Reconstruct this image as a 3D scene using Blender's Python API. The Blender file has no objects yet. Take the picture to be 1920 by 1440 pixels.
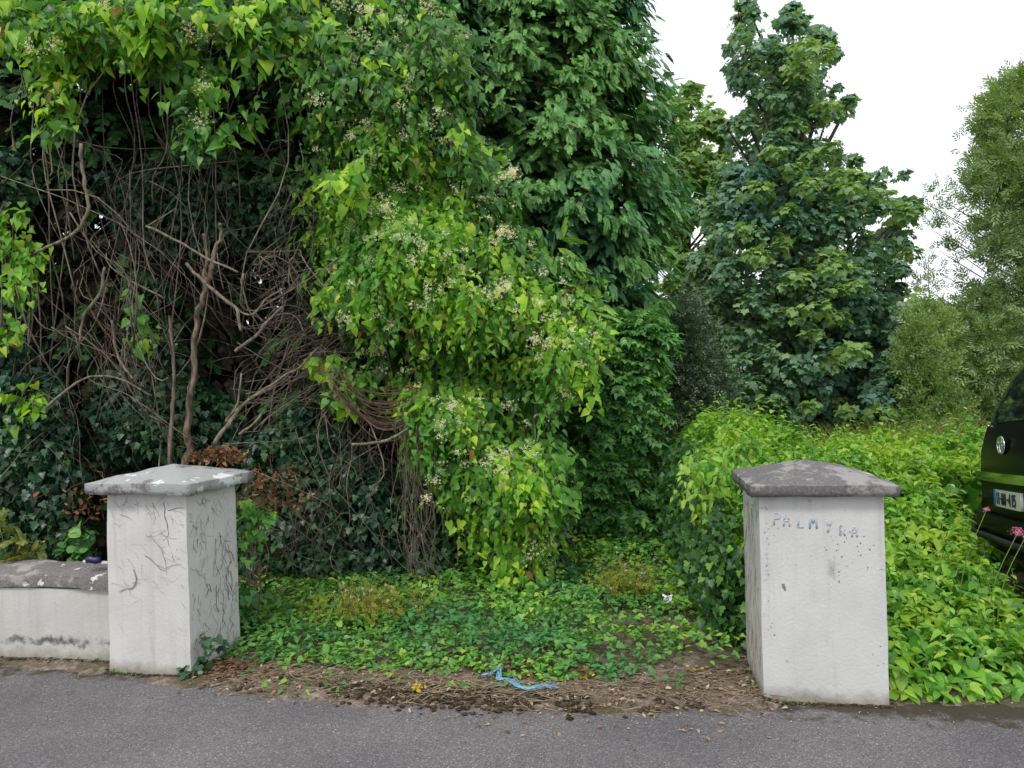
import bpy, math, random
import numpy as np
from mathutils import Vector, Matrix

R_ = math.radians
SC = bpy.context.scene
COL = SC.collection
random.seed(7)
RNG = np.random.default_rng(7)

# ------------------------------------------------------------------ camera
FPX = 1423.0                      # focal length in pixels of the 1920 wide photograph
ROLL = R_(-1.5)
CAMH = 1.6
cd = bpy.data.cameras.new('camera')
cam = bpy.data.objects.new('camera', cd)
COL.objects.link(cam)
cd.sensor_width = 36.0
cd.lens = 36.0 * FPX / 1920.0
cd.clip_start = 0.05
cd.clip_end = 500
cam.location = (0, 0, CAMH)
cam.rotation_mode = 'QUATERNION'
cam.rotation_quaternion = (Matrix.Rotation(R_(90), 3, 'X') @ Matrix.Rotation(ROLL, 3, 'Z')).to_quaternion()
SC.camera = cam

# ------------------------------------------------------------------ light
SUN_EL, SUN_AZ = 52.0, 205.0      # azimuth clockwise from +Y: behind the camera and a little to the left
w = bpy.data.worlds.new('World')
SC.world = w
w.use_nodes = True
nt = w.node_tree
bg = nt.nodes['Background']
sky = nt.nodes.new('ShaderNodeTexSky')
sky.sky_type = 'NISHITA'
sky.sun_disc = False
sky.sun_elevation = R_(SUN_EL)
sky.sun_rotation = R_(SUN_AZ)
tc = nt.nodes.new('ShaderNodeTexCoord')
mp = nt.nodes.new('ShaderNodeMapping')
mp.inputs['Scale'].default_value = (1, 1, 2.2)
ns = nt.nodes.new('ShaderNodeTexNoise')
ns.inputs['Scale'].default_value = 1.6
ns.inputs['Detail'].default_value = 5
cr = nt.nodes.new('ShaderNodeValToRGB')
cr.color_ramp.elements[0].position = 0.30
cr.color_ramp.elements[0].color = (0.62, 0.62, 0.62, 1)
cr.color_ramp.elements[1].position = 0.50
cr.color_ramp.elements[1].color = (1, 1, 1, 1)
mx = nt.nodes.new('ShaderNodeMix')
mx.data_type = 'RGBA'
nt.links.new(tc.outputs['Generated'], mp.inputs['Vector'])
nt.links.new(mp.outputs['Vector'], ns.inputs['Vector'])
nt.links.new(ns.outputs['Fac'], cr.inputs['Fac'])
nt.links.new(cr.outputs['Color'], mx.inputs['Factor'])
nt.links.new(sky.outputs['Color'], mx.inputs['A'])
mx.inputs['B'].default_value = (8.6, 9.0, 9.6, 1)      # the bright overcast cloud deck
nt.links.new(mx.outputs['Result'], bg.inputs['Color'])
bg.inputs['Strength'].default_value = 0.115

sd = bpy.data.lights.new('sun', 'SUN')
sd.energy = 1.5
sd.angle = R_(14)
sd.color = (1.0, 0.97, 0.90)
sun = bpy.data.objects.new('sun', sd)
COL.objects.link(sun)
_d = Vector((math.sin(R_(SUN_AZ)) * math.cos(R_(SUN_EL)), math.cos(R_(SUN_AZ)) * math.cos(R_(SUN_EL)), math.sin(R_(SUN_EL))))
sun.rotation_mode = 'QUATERNION'
sun.rotation_quaternion = _d.to_track_quat('Z', 'Y')
sun.location = (0, -5, 12)

SC.view_settings.view_transform = 'Standard'
SC.view_settings.look = 'None'
SC.view_settings.gamma = 1
SC.view_settings.exposure = 0.32
SC.render.engine = 'CYCLES'
SC.cycles.max_bounces = 7
SC.cycles.diffuse_bounces = 4
SC.cycles.transmission_bounces = 4
SC.cycles.use_denoising = True

# ------------------------------------------------------------------ helpers
_c, _s = math.cos(ROLL), math.sin(ROLL)


def at(u, v, Y):
    """the world point at distance Y in front of the camera that the photograph shows at pixel u, v"""
    a = (np.asarray(u, float) - 960) / FPX
    b = -(np.asarray(v, float) - 720) / FPX
    x = a * _c - b * _s
    z = a * _s + b * _c
    Y = np.asarray(Y, float)
    return np.stack(np.broadcast_arrays(x * Y, Y, CAMH + z * Y), -1)


def unit(a):
    return a / np.maximum(np.linalg.norm(a, axis=-1, keepdims=True), 1e-9)


def frames(tip, nrm):
    """frames with local y along tip and local z near nrm"""
    y = unit(tip)
    x = unit(np.cross(y, nrm))
    z = np.cross(x, y)
    return np.stack([x, y, z], -1)      # columns


def vnoise(P, scale, seed=0):
    """value noise, 0..1"""
    Q = np.asarray(P, float) * scale + seed * 17.3
    i = np.floor(Q).astype(np.int64)
    f = Q - i
    f = f * f * (3 - 2 * f)

    def h(a):
        n = (a[..., 0] * 374761393 + a[..., 1] * 668265263 + a[..., 2] * 2147483647 + seed * 974711) & 0x7fffffff
        n = ((n ^ (n >> 13)) * 1274126177) & 0x7fffffff
        return ((n ^ (n >> 16)) & 0xffff) / 65535.0
    r = 0
    for dx in (0, 1):
        for dy in (0, 1):
            for dz in (0, 1):
                wgt = (f[..., 0] if dx else 1 - f[..., 0]) * (f[..., 1] if dy else 1 - f[..., 1]) * (f[..., 2] if dz else 1 - f[..., 2])
                r = r + wgt * h(i + np.array([dx, dy, dz]))
    return r


def link(o, parent=None):
    COL.objects.link(o)
    if parent is not None:
        o.parent = parent
        pl = Vector(parent.location)
        if parent.rotation_euler.z or pl.length:
            o.matrix_parent_inverse = Matrix.LocRotScale(pl, parent.rotation_euler, None).inverted()
    return o


TOT = [0]


def mesh_tris(name, V, T, mat, parent=None, smooth=False, kind=None, label=None, cat=None, group=None):
    TOT[0] += len(T)
    V = np.asarray(V, np.float32)
    T = np.asarray(T, np.int32)
    me = bpy.data.meshes.new(name)
    me.vertices.add(len(V))
    me.vertices.foreach_set('co', V.ravel())
    me.loops.add(T.size)
    me.loops.foreach_set('vertex_index', T.ravel())
    me.polygons.add(len(T))
    me.polygons.foreach_set('loop_start', np.arange(0, T.size, 3, dtype=np.int32))
    me.update(calc_edges=True)
    if smooth:
        me.polygons.foreach_set('use_smooth', np.ones(len(T), bool))
    me.materials.append(mat)
    o = bpy.data.objects.new(name, me)
    link(o, parent)
    props(o, kind, label, cat, group)
    return o


def props(o, kind=None, label=None, cat=None, group=None):
    if kind:
        o['kind'] = kind
    if label:
        o['label'] = label
    if cat:
        o['category'] = cat
    if group:
        o['group'] = group
    return o


def thing(name, label, cat, loc=(0, 0, 0), rz=0, group=None):
    o = bpy.data.objects.new(name, None)
    o.empty_display_size = 0.1
    o.location = tuple(float(c) for c in loc)
    o.rotation_euler = (0, 0, rz)
    COL.objects.link(o)
    return props(o, None, label, cat, group)


def copy_tree(o, parent=None):
    c = o.copy()
    COL.objects.link(c)
    if parent is not None:
        c.parent = parent
    for ch in [x for x in COL.objects if x.parent is o]:
        copy_tree(ch, c)
    return c


class Soup:
    """collects vertices and triangles"""
    def __init__(s):
        s.V, s.T, s.n = [], [], 0

    def add(s, V, T):
        V = np.asarray(V, float).reshape(-1, 3)
        s.V.append(V)
        s.T.append(np.asarray(T, int).reshape(-1, 3) + s.n)
        s.n += len(V)
        return s

    def scatter(s, tmpl, P, F, S):
        if isinstance(tmpl, list):
            P = np.asarray(P, float)
            S = np.broadcast_to(np.asarray(S, float), (len(P),))
            w_ = RNG.integers(0, len(tmpl), len(P))
            for k_ in range(len(tmpl)):
                s.scatter(tmpl[k_], P[w_ == k_], F[w_ == k_], S[w_ == k_])
            return s
        tv, tt = tmpl
        P = np.asarray(P, float)
        n = len(P)
        if n == 0:
            return s
        S = np.broadcast_to(np.asarray(S, float), (n,))
        V = np.einsum('nij,kj->nki', F, tv) * S[:, None, None] + P[:, None, :]
        T = tt[None] + (np.arange(n) * len(tv))[:, None, None]
        return s.add(V.reshape(-1, 3), T.reshape(-1, 3))

    def tube(s, pts, r0, r1=None, sides=5, cap=True):
        pts = np.asarray(pts, float)
        n = len(pts)
        r1 = r0 if r1 is None else r1
        rad = r0 + (r1 - r0) * np.linspace(0, 1, n) if np.isscalar(r0) else np.asarray(r0)
        t = unit(np.gradient(pts, axis=0))
        ref = np.array([0.13, 0.31, 0.94]) if abs(t[0, 2]) < 0.85 else np.array([0.9, 0.4, 0.1])
        a = unit(np.cross(t, ref))
        b = np.cross(t, a)
        th = np.arange(sides) * 2 * math.pi / sides
        V = pts[:, None] + rad[:, None, None] * (a[:, None] * np.cos(th)[None, :, None] + b[:, None] * np.sin(th)[None, :, None])
        T = []
        for i in range(n - 1):
            for j in range(sides):
                k = (j + 1) % sides
                p, q, u_, v_ = i * sides + j, i * sides + k, (i + 1) * sides + k, (i + 1) * sides + j
                T += [(p, q, u_), (p, u_, v_)]
        if cap:
            for j in range(1, sides - 1):
                T.append((0, j + 1, j))
                o = (n - 1) * sides
                T.append((o, o + j, o + j + 1))
        return s.add(V.reshape(-1, 3), T)

    def box(s, c, d, rz=0.0):
        x, y, z = [k / 2 for k in d]
        V = np.array([(i * x, j * y, k * z) for i in (-1, 1) for j in (-1, 1) for k in (-1, 1)])
        m = np.array([[math.cos(rz), -math.sin(rz), 0], [math.sin(rz), math.cos(rz), 0], [0, 0, 1]])
        V = V @ m.T + np.array(c)
        T = [(0, 1, 3), (0, 3, 2), (4, 6, 7), (4, 7, 5), (0, 4, 5), (0, 5, 1), (2, 3, 7), (2, 7, 6), (0, 2, 6), (0, 6, 4), (1, 5, 7), (1, 7, 3)]
        return s.add(V, T)

    def build(s, name, mat, parent=None, **k):
        return mesh_tris(name, np.concatenate(s.V), np.concatenate(s.T), mat, parent, **k)


def curve(pts, n=12):
    """Catmull-Rom through pts"""
    P = np.asarray(pts, float)
    if len(P) == 2:
        return P[0] + (P[1] - P[0]) * np.linspace(0, 1, n)[:, None]
    P = np.vstack([2 * P[0] - P[1], P, 2 * P[-1] - P[-2]])
    out = []
    m = len(P) - 3
    for t in np.linspace(0, m - 1e-6, n):
        i = int(t)
        f = t - i
        a, b, c, d = P[i:i + 4]
        out.append(0.5 * ((2 * b) + (-a + c) * f + (2 * a - 5 * b + 4 * c - d) * f * f + (-a + 3 * b - 3 * c + d) * f ** 3))
    return np.array(out)


def inpoly(u, v, poly):
    poly = np.asarray(poly, float)
    ins = np.zeros(len(u), bool)
    d = np.full(len(u), 1e9)
    j = len(poly) - 1
    for i in range(len(poly)):
        x1, y1 = poly[i]
        x2, y2 = poly[j]
        c = ((y1 > v) != (y2 > v)) & (u < (x2 - x1) * (v - y1) / (y2 - y1 + 1e-12) + x1)
        ins ^= c
        dx, dy = x2 - x1, y2 - y1
        t = np.clip(((u - x1) * dx + (v - y1) * dy) / (dx * dx + dy * dy + 1e-9), 0, 1)
        d = np.minimum(d, np.hypot(u - x1 - t * dx, v - y1 - t * dy))
        j = i
    return ins, d


def inside(poly, n, margin=0.0, rng=RNG):
    """n points inside a photograph polygon and their distance from its edge"""
    poly = np.asarray(poly, float)
    lo, hi = poly.min(0), poly.max(0)
    U, W, D = [], [], []
    got = 0
    for _ in range(60):
        u = rng.uniform(lo[0], hi[0], n * 2)
        v = rng.uniform(lo[1], hi[1], n * 2)
        i, d = inpoly(u, v, poly)
        k = i & (d > margin)
        U.append(u[k])
        W.append(v[k])
        D.append(d[k])
        got += k.sum()
        if got >= n:
            break
    return np.concatenate(U)[:n], np.concatenate(W)[:n], np.concatenate(D)[:n]


# ------------------------------------------------------------------ materials
def new_mat(name):
    m = bpy.data.materials.new(name)
    m.use_nodes = True
    t = m.node_tree
    return m, t, t.nodes, t.links, t.nodes['Principled BSDF']


def ramp(N, stops):
    r = N.new('ShaderNodeValToRGB')
    e = r.color_ramp.elements
    while len(e) < len(stops):
        e.new(0.5)
    for i, (p, c) in enumerate(stops):
        e[i].position = p
        e[i].color = (*c, 1) if len(c) == 3 else c
    return r


def mixc(N, L, fac, a, b, typ='MIX'):
    m = N.new('ShaderNodeMix')
    m.data_type = 'RGBA'
    m.blend_type = typ
    for s, k in (('Factor', fac), ('A', a), ('B', b)):
        if hasattr(k, 'links') or hasattr(k, 'is_linked'):
            L.new(k, m.inputs[s])
        elif s == 'Factor':
            m.inputs[s].default_value = k
        else:
            m.inputs[s].default_value = (*k, 1)
    return m.outputs['Result']


def leaf_mat(name, stops, tr=0.35, rough=0.45, spec=0.35, patch=None, pscale=1.5):
    """leaves: one random tone per leaf, patches of another tone in space, light through the blade"""
    m, t, N, L, P = new_mat(name)
    g = N.new('ShaderNodeNewGeometry')
    r = ramp(N, stops)
    L.new(g.outputs['Random Per Island'], r.inputs['Fac'])
    c = r.outputs['Color']
    if patch:
        tcx = N.new('ShaderNodeTexCoord')
        nz = N.new('ShaderNodeTexNoise')
        nz.inputs['Scale'].default_value = pscale
        nz.inputs['Detail'].default_value = 3
        L.new(tcx.outputs['Object'], nz.inputs['Vector'])
        rr = ramp(N, [(0.46, (0, 0, 0)), (0.62, (1, 1, 1))])
        L.new(nz.outputs['Fac'], rr.inputs['Fac'])
        c = mixc(N, L, rr.outputs['Color'], c, patch)
    L.new(c, P.inputs['Base Color'])
    P.inputs['Roughness'].default_value = rough
    P.inputs['Specular IOR Level'].default_value = spec
    tl = N.new('ShaderNodeBsdfTranslucent')
    c2 = mixc(N, L, 1.0, c, (1.35, 1.45, 0.55), 'MULTIPLY')
    L.new(c2, tl.inputs['Color'])
    ms = N.new('ShaderNodeMixShader')
    ms.inputs['Fac'].default_value = tr
    L.new(P.outputs['BSDF'], ms.inputs[1])
    L.new(tl.outputs['BSDF'], ms.inputs[2])
    L.new(ms.outputs['Shader'], N['Material Output'].inputs['Surface'])
    return m


def plain_mat(name, col, rough=0.8, spec=0.3, metal=0.0, coat=0.0, island=0.0):
    m, t, N, L, P = new_mat(name)
    P.inputs['Base Color'].default_value = (*col, 1)
    P.inputs['Roughness'].default_value = rough
    P.inputs['Specular IOR Level'].default_value = spec
    P.inputs['Metallic'].default_value = metal
    P.inputs['Coat Weight'].default_value = coat
    if island:
        g = N.new('ShaderNodeNewGeometry')
        r = ramp(N, [(0, tuple(c * (1 - island) for c in col)), (1, tuple(min(1, c * (1 + island)) for c in col))])
        L.new(g.outputs['Random Per Island'], r.inputs['Fac'])
        L.new(r.outputs['Color'], P.inputs['Base Color'])
    return m


def bark_mat(name, a, b, scale=14):
    m, t, N, L, P = new_mat(name)
    tcx = N.new('ShaderNodeTexCoord')
    mpx = N.new('ShaderNodeMapping')
    mpx.inputs['Scale'].default_value = (scale * 2.5, scale * 2.5, scale * .5)
    nz = N.new('ShaderNodeTexNoise')
    nz.inputs['Detail'].default_value = 6
    nz.inputs['Scale'].default_value = 1
    L.new(tcx.outputs['Object'], mpx.inputs['Vector'])
    L.new(mpx.outputs['Vector'], nz.inputs['Vector'])
    g = N.new('ShaderNodeNewGeometry')
    r = ramp(N, [(0.35, a), (0.65, b)])
    L.new(nz.outputs['Fac'], r.inputs['Fac'])
    r2 = ramp(N, [(0, (.55, .55, .55)), (1, (1.25, 1.2, 1.15))])
    L.new(g.outputs['Random Per Island'], r2.inputs['Fac'])
    c = mixc(N, L, 1.0, r.outputs['Color'], r2.outputs['Color'], 'MULTIPLY')
    L.new(c, P.inputs['Base Color'])
    P.inputs['Roughness'].default_value = 0.9
    bp = N.new('ShaderNodeBump')
    bp.inputs['Strength'].default_value = 0.5
    bp.inputs['Distance'].default_value = 0.01
    L.new(nz.outputs['Fac'], bp.inputs['Height'])
    L.new(bp.outputs['Normal'], P.inputs['Normal'])
    return m


M = {}
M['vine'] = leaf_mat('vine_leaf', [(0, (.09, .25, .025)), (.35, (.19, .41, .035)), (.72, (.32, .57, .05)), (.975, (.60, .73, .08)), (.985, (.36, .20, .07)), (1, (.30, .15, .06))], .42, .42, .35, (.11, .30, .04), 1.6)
M['vinedark'] = leaf_mat('vine_leaf_shaded', [(0, (.035, .12, .022)), (.6, (.075, .22, .035)), (1, (.15, .33, .05))], .3, .4, .4)  # darker copy of the vine leaf, with shade put into its colour
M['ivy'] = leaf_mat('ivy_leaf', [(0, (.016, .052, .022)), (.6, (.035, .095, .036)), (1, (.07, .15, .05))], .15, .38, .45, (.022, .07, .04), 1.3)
M['flank'] = leaf_mat('flank_leaf_shaded', [(0, (.02, .07, .02)), (.6, (.045, .13, .03)), (.9, (.09, .22, .04)), (1, (.2, .4, .05))], .25, .42, .4)  # shade of the thicket's left flank is put into this colour
M['givy'] = leaf_mat('ground_ivy_leaf', [(0, (.07, .20, .04)), (.5, (.14, .35, .055)), (.9, (.27, .50, .07)), (1, (.46, .54, .07))], .25, .45, .4, (.08, .25, .075), 1.4)
M['cypress'] = leaf_mat('cypress_spray', [(0, (.09, .21, .075)), (.5, (.16, .36, .10)), (1, (.31, .55, .14))], .32, .55, .25, (.11, .30, .16), .8)  # lightened in place of the pale veil of haze
M['cypress_dark'] = leaf_mat('cypress_spray_deep', [(0, (.025, .08, .028)), (.6, (.05, .14, .04)), (1, (.09, .21, .06))], .15, .6, .2)
M['cypress_yellow'] = leaf_mat('cypress_spray_fresh', [(0, (.10, .24, .035)), (.6, (.17, .36, .05)), (1, (.28, .46, .08))], .25, .5, .3)
M['cypress_dead'] = leaf_mat('cypress_spray_dead', [(0, (.022, .020, .014)), (.6, (.045, .040, .026)), (1, (.075, .06, .035))], .08, .8, .1)  # dead brown, kept near black to stand for deep inner shade
M['syc'] = leaf_mat('sycamore_leaf', [(0, (.10, .20, .125)), (.6, (.17, .31, .17)), (1, (.32, .47, .22))], .32, .45, .45, (.12, .25, .20), .5)  # bluish, lightened leaf colour stands in for haze
M['sycseed'] = leaf_mat('sycamore_seed', [(0, (.12, .05, .03)), (1, (.26, .12, .07))], .2, .6, .2)
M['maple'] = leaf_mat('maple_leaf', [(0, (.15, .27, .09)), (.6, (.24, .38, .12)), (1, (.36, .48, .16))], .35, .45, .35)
M['willow'] = leaf_mat('willow_leaf', [(0, (.14, .22, .08)), (.6, (.22, .32, .13)), (1, (.36, .46, .22))], .32, .5, .35, (.19, .29, .08), .5)  # grey-green, lightened further in place of haze
M['yshrub'] = leaf_mat('pale_shrub_leaf', [(0, (.17, .28, .09)), (.6, (.28, .40, .14)), (1, (.44, .54, .24))], .35, .5, .3)
M['holly'] = leaf_mat('holly_leaf', [(0, (.05, .10, .05)), (.6, (.10, .17, .08)), (1, (.24, .31, .18))], .12, .3, .6)
M['elder'] = leaf_mat('elder_leaf', [(0, (.055, .17, .05)), (.6, (.11, .28, .07)), (1, (.24, .46, .11))], .3, .45, .35)
M['mound'] = leaf_mat('bramble_leaf', [(0, (.08, .24, .035)), (.5, (.17, .40, .045)), (.85, (.30, .55, .065)), (1, (.50, .63, .10))], .38, .42, .45, (.34, .50, .05), 1.4)
M['grass'] = leaf_mat('grass_blade', [(0, (.15, .20, .04)), (.6, (.26, .31, .08)), (1, (.42, .40, .17))], .3, .6, .2)
M['herb'] = leaf_mat('herb_leaf', [(0, (.14, .24, .02)), (.5, (.30, .38, .03)), (.8, (.42, .38, .05)), (1, (.42, .20, .08))], .35, .5, .3)
M['flower'] = leaf_mat('cream_flower', [(0, (.60, .56, .34)), (.5, (.85, .78, .58)), (1, (.95, .88, .76))], .35, .7, .2)
M['pink'] = leaf_mat('pink_flower', [(0, (.62, .12, .30)), (.6, (.75, .22, .42)), (1, (.85, .45, .6))], .3, .6, .2)
M['palepink'] = leaf_mat('pale_pink_flower', [(0, (.6, .35, .5)), (1, (.85, .72, .8))], .3, .6, .2)
M['deadleaf'] = leaf_mat('dead_leaf', [(0, (.07, .04, .022)), (.5, (.16, .08, .04)), (.85, (.30, .13, .05)), (1, (.36, .25, .14))], .15, .7, .2)
M['litter'] = leaf_mat('litter_leaf', [(0, (.12, .075, .045)), (.4, (.26, .17, .11)), (.85, (.42, .31, .22)), (1, (.55, .46, .36))], .1, .8, .15)
M['yellowleaf'] = leaf_mat('yellow_leaf', [(0, (.50, .38, .03)), (1, (.70, .52, .05))], .25, .5, .3)
M['stem'] = bark_mat('dead_stem', (.09, .074, .056), (.27, .225, .175), 18)
M['stemred'] = bark_mat('red_dead_stem', (.08, .045, .034), (.21, .125, .09), 18)
M['trunk'] = bark_mat('bare_trunk', (.07, .052, .040), (.27, .205, .155), 16)
M['bark'] = bark_mat('bark', (.05, .04, .032), (.13, .105, .085), 8)
M['gstem'] = plain_mat('green_stem', (.12, .20, .05), .6, .3, island=.3)

# ------------------------------------------------------------------ leaf templates (local y along the leaf, z its face)
def fan(outline, mid, fold=.12, bend=.18):
    """a leaf from half an outline (right side) and midrib stations; folded along the midrib and bent back at the tip"""
    o = np.asarray(outline, float)
    ys = o[:, 1]
    V = []
    for x, y in o:
        V.append((x, y, abs(x) * fold * 2 - bend * max(y, 0) ** 2))
    nr = len(V)
    for x, y in o:
        V.append((-x, y, abs(x) * fold * 2 - bend * max(y, 0) ** 2))
    for y in mid:
        V.append((0, y, -bend * max(y, 0) ** 2))
    b = 2 * nr
    T = []
    # stitch outline to midrib by nearest station
    def stitch(off, flip):
        i = j = 0
        while i < nr - 1 or j < len(mid) - 1:
            adv_i = j == len(mid) - 1 or (i < nr - 1 and o[i + 1, 1] < mid[j + 1])
            if adv_i:
                tri = (off + i, off + i + 1, b + j)
                i += 1
            else:
                tri = (off + i, b + j + 1, b + j)
                j += 1
            T.append(tri if not flip else tri[::-1])
    stitch(0, False)
    stitch(nr, True)
    return np.array(V), np.array(T)


HEART = fan([(.10, -.10), (.30, -.08), (.40, .12), (.36, .34), (.22, .62), (.07, .88), (.0, 1.0)], [0, .3, .65, 1.0])
HEARTS = [HEART, fan([(.12, -.12), (.33, -.06), (.38, .18), (.28, .45), (.12, .78), (.0, 1.05)], [0, .3, .7, 1.05], .30, .38),
          fan([(.08, -.08), (.24, -.06), (.31, .14), (.26, .38), (.14, .66), (.04, .92), (.0, 1.08)], [0, .35, .7, 1.08], .05, .05),
          fan([(.10, -.10), (.34, -.10), (.46, .10), (.40, .34), (.22, .56), (.0, .82)], [0, .3, .55, .82], .18, .55)]
OVAL = fan([(.06, .0), (.20, .15), (.26, .38), (.20, .66), (.08, .88), (.0, 1.0)], [0, .35, .7, 1.0], .2, .22)
SMALL = fan([(.0, .0), (.22, .35), (.17, .7), (.0, 1.0)], [0, .5, 1.0], .1, .15)
ROUND = fan([(.12, -.04), (.42, .05), (.50, .38), (.36, .75), (.0, .92)], [0, .45, .92], .12, .15)
TINY = (np.array([(0, 0, 0), (.14, .45, .03), (-.14, .45, .03), (0, 1.0, -.10)], float), np.array([(0, 1, 2), (2, 1, 3)]))
TINYW = (np.array([(0, 0, 0), (.22, .45, .05), (-.22, .45, .05), (0, 1.0, -.08)], float), np.array([(0, 1, 3), (0, 3, 2)]))
NARROW = fan([(.0, .0), (.09, .3), (.08, .65), (.0, 1.0)], [0, .5, 1.0], .1, .25)
IVY = fan([(.08, -.05), (.34, -.10), (.52, .16), (.27, .36), (.33, .56), (.15, .66), (.0, 1.0)], [0, .35, .65, 1.0], .1, .12)


def rot2(t, ang, dx=0, dy=0, sc=1.0, tilt=0.0):
    V, T = t
    c, s = math.cos(ang), math.sin(ang)
    W = V * sc
    ct, st = math.cos(tilt), math.sin(tilt)
    W = np.stack([W[:, 0], W[:, 1] * ct - W[:, 2] * st, W[:, 1] * st + W[:, 2] * ct], 1)
    W = np.stack([W[:, 0] * c + W[:, 1] * s + dx, -W[:, 0] * s + W[:, 1] * c + dy, W[:, 2]], 1)
    return W, T


def join(*ts):
    V, T, n = [], [], 0
    for v, t in ts:
        V.append(v)
        T.append(np.asarray(t) + n)
        n += len(v)
    return np.concatenate(V), np.concatenate(T)


def palmate():
    """five pointed lobes round a petiole base"""
    lobes = [(-150, .34), (-118, .56), (-88, .52), (-62, .82), (-38, .60), (-18, .70), (0, .98), (18, .70), (38, .60), (62, .82), (88, .52), (118, .56), (150, .34)]
    V = [(0, 0, 0), (0, .38, .03)]
    for a, r in lobes:
        a = R_(a)
        V.append((math.sin(a) * r, math.cos(a) * r * .95, -.22 * r * r))
    T = []
    for i in range(2, len(V) - 1):
        T.append((0, i, i + 1))
    return np.array(V, float), np.array(T)[:, ::-1]


PALM = palmate()


def frond(n=7, width=.42, lw=.085, droop=.30, seed=1):
    """flat fan-like cypress spray: an axis with forward-swept side shoots, each itself carrying short shoots"""
    r = np.random.default_rng(seed)
    V, T = [], []

    def blade(p, d, L, wd):
        d = unit(d)
        x = np.array([d[1], -d[0], 0.0])
        k = len(V)
        V.extend([p - x * wd * .35, p + x * wd * .35, p + d * L * .55 + x * wd * .5, p + d * L * .55 - x * wd * .5, p + d * L])
        T.extend([(k, k + 1, k + 2), (k, k + 2, k + 3), (k + 3, k + 2, k + 4)])
    blade(np.array([0., 0, 0]), np.array([0., 1, 0]), 1.0, lw * .8)
    for i in range(n):
        y = .08 + .80 * i / (n - 1)
        L = width * (1.05 - .62 * (y ** 1.4)) * r.uniform(.85, 1.1)
        for sgn in (-1, 1):
            a = R_(r.uniform(36, 50))
            d = np.array([sgn * math.sin(a), math.cos(a), 0])
            p = np.array([0, y, 0])
            blade(p, d, L, lw)
            q = p + d * L * .45
            a2 = R_(18)
            blade(q, np.array([sgn * math.sin(a2), math.cos(a2), 0]), L * .5, lw * .9)
    V = np.array(V)
    V[:, 2] = -droop * (V[:, 1] ** 2) - .35 * np.abs(V[:, 0]) ** 1.5
    return V, np.array(T)


FRONDS = [frond(7, .42, .10, .30, 1), frond(6, .50, .11, .45, 2), frond(6, .36, .11, .15, 3)]
LOWF = [frond(4, .45, .17, .30, 5), frond(4, .40, .17, .45, 6), frond(3, .42, .2, .2, 7)]
LOWF = [(v, tt.reshape(-1, 3)) for v, tt in LOWF]
TWIG = join(*[rot2(TINY, (1 if i % 2 else -1) * .75, 0, .1 + i * .11, .42, .1 * (i % 3)) for i in range(7)], rot2(TINY, .1, 0, .8, .4))
OTWIG = join(*[rot2(TINYW, (1 if i % 2 else -1) * 1.0, 0, .05 + i * .14, .34, .25 * ((i % 3) - 1)) for i in range(6)], rot2(TINYW, 0, 0, .8, .34))
PINNATE = join(rot2(OVAL, 0, 0, .62, .42), *[rot2(OVAL, s * 1.15, 0, .12 + i * .22, .40) for i in range(3) for s in (-1, 1)])
OVALS = [OVAL, fan([(.04, .0), (.16, .15), (.20, .38), (.15, .66), (.06, .88), (.0, 1.05)], [0, .35, .7, 1.05], .3, .5), SMALL]
TRIO = join(rot2(OVAL, 0, 0, .10, .9, .1), rot2(OVAL, 1.25, .02, .05, .72, -.1), rot2(OVAL, -1.25, -.02, .05, .72, -.1))
FLORET = join(*[rot2(TINYW, a, 0, 0, .6, .5) for a in (0, 2.1, 4.2)])


def rnd(n, s=1.0):
    return RNG.normal(0, s, (n, 3))


def rdirs(n):
    return unit(rnd(n))


UP = np.array([0, 0, 1.0])


def clump_mass(S, poly, Yc, thick, Rpx, ncl, crad, per, tmpl, size, margin=None, droop=.7, front=.6, flat=.8, jitter=.3, gap=0.0, upn=.5, ybend=None, centres=None, shell=.55):
    """foliage as many rounded clumps inside a rounded mass: centres fill the outline's volume, leaves sit on each clump's shell"""
    if centres is None:
        mg = crad[0] * FPX / Yc * .5 if margin is None else margin
        u, v, d = inside(poly, ncl, mg)
        if len(u) == 0:
            return None
        prof = np.sqrt(np.clip(1 - (1 - np.minimum(d / Rpx, 1)) ** 2, .02, 1))
        k = RNG.random(len(u))
        depth = np.where(RNG.random(len(u)) < front, -1 + .35 * k, -1 + 1.9 * k)
        Y = Yc + thick * prof * depth
        if ybend is not None:
            Y = Y + ybend(u, v)
        C = at(u, v, Y)
    else:
        C = centres
    n = len(C)
    r = RNG.uniform(crad[0], crad[1], n)
    if centres is None:
        r = np.minimum(r, d * Yc / FPX * .9 + .06)
    idx = np.repeat(np.arange(n), per)
    m = len(idx)
    dr = rdirs(m)
    dr[:, 1] = np.where(RNG.random(m) < .45, -np.abs(dr[:, 1]), dr[:, 1])
    dr[:, 2] = np.where(RNG.random(m) < .3, np.abs(dr[:, 2]), dr[:, 2])
    rr = r[idx] * RNG.uniform(shell, 1.08 + (.55 - shell) * .5, m)
    P = C[idx] + dr * rr[:, None] * np.array([1, 1, flat])
    tip = dr * .6 + np.array([0, 0, -droop]) + rnd(m, jitter)
    nrm = dr + UP * upn + rnd(m, jitter)
    if gap:
        keep = vnoise(P, 2.2, 5) > gap
        P, tip, nrm = P[keep], tip[keep], nrm[keep]
    sz = RNG.uniform(size[0], size[1], len(P))
    S.scatter(tmpl, P, frames(tip, nrm), sz)
    return C


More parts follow.
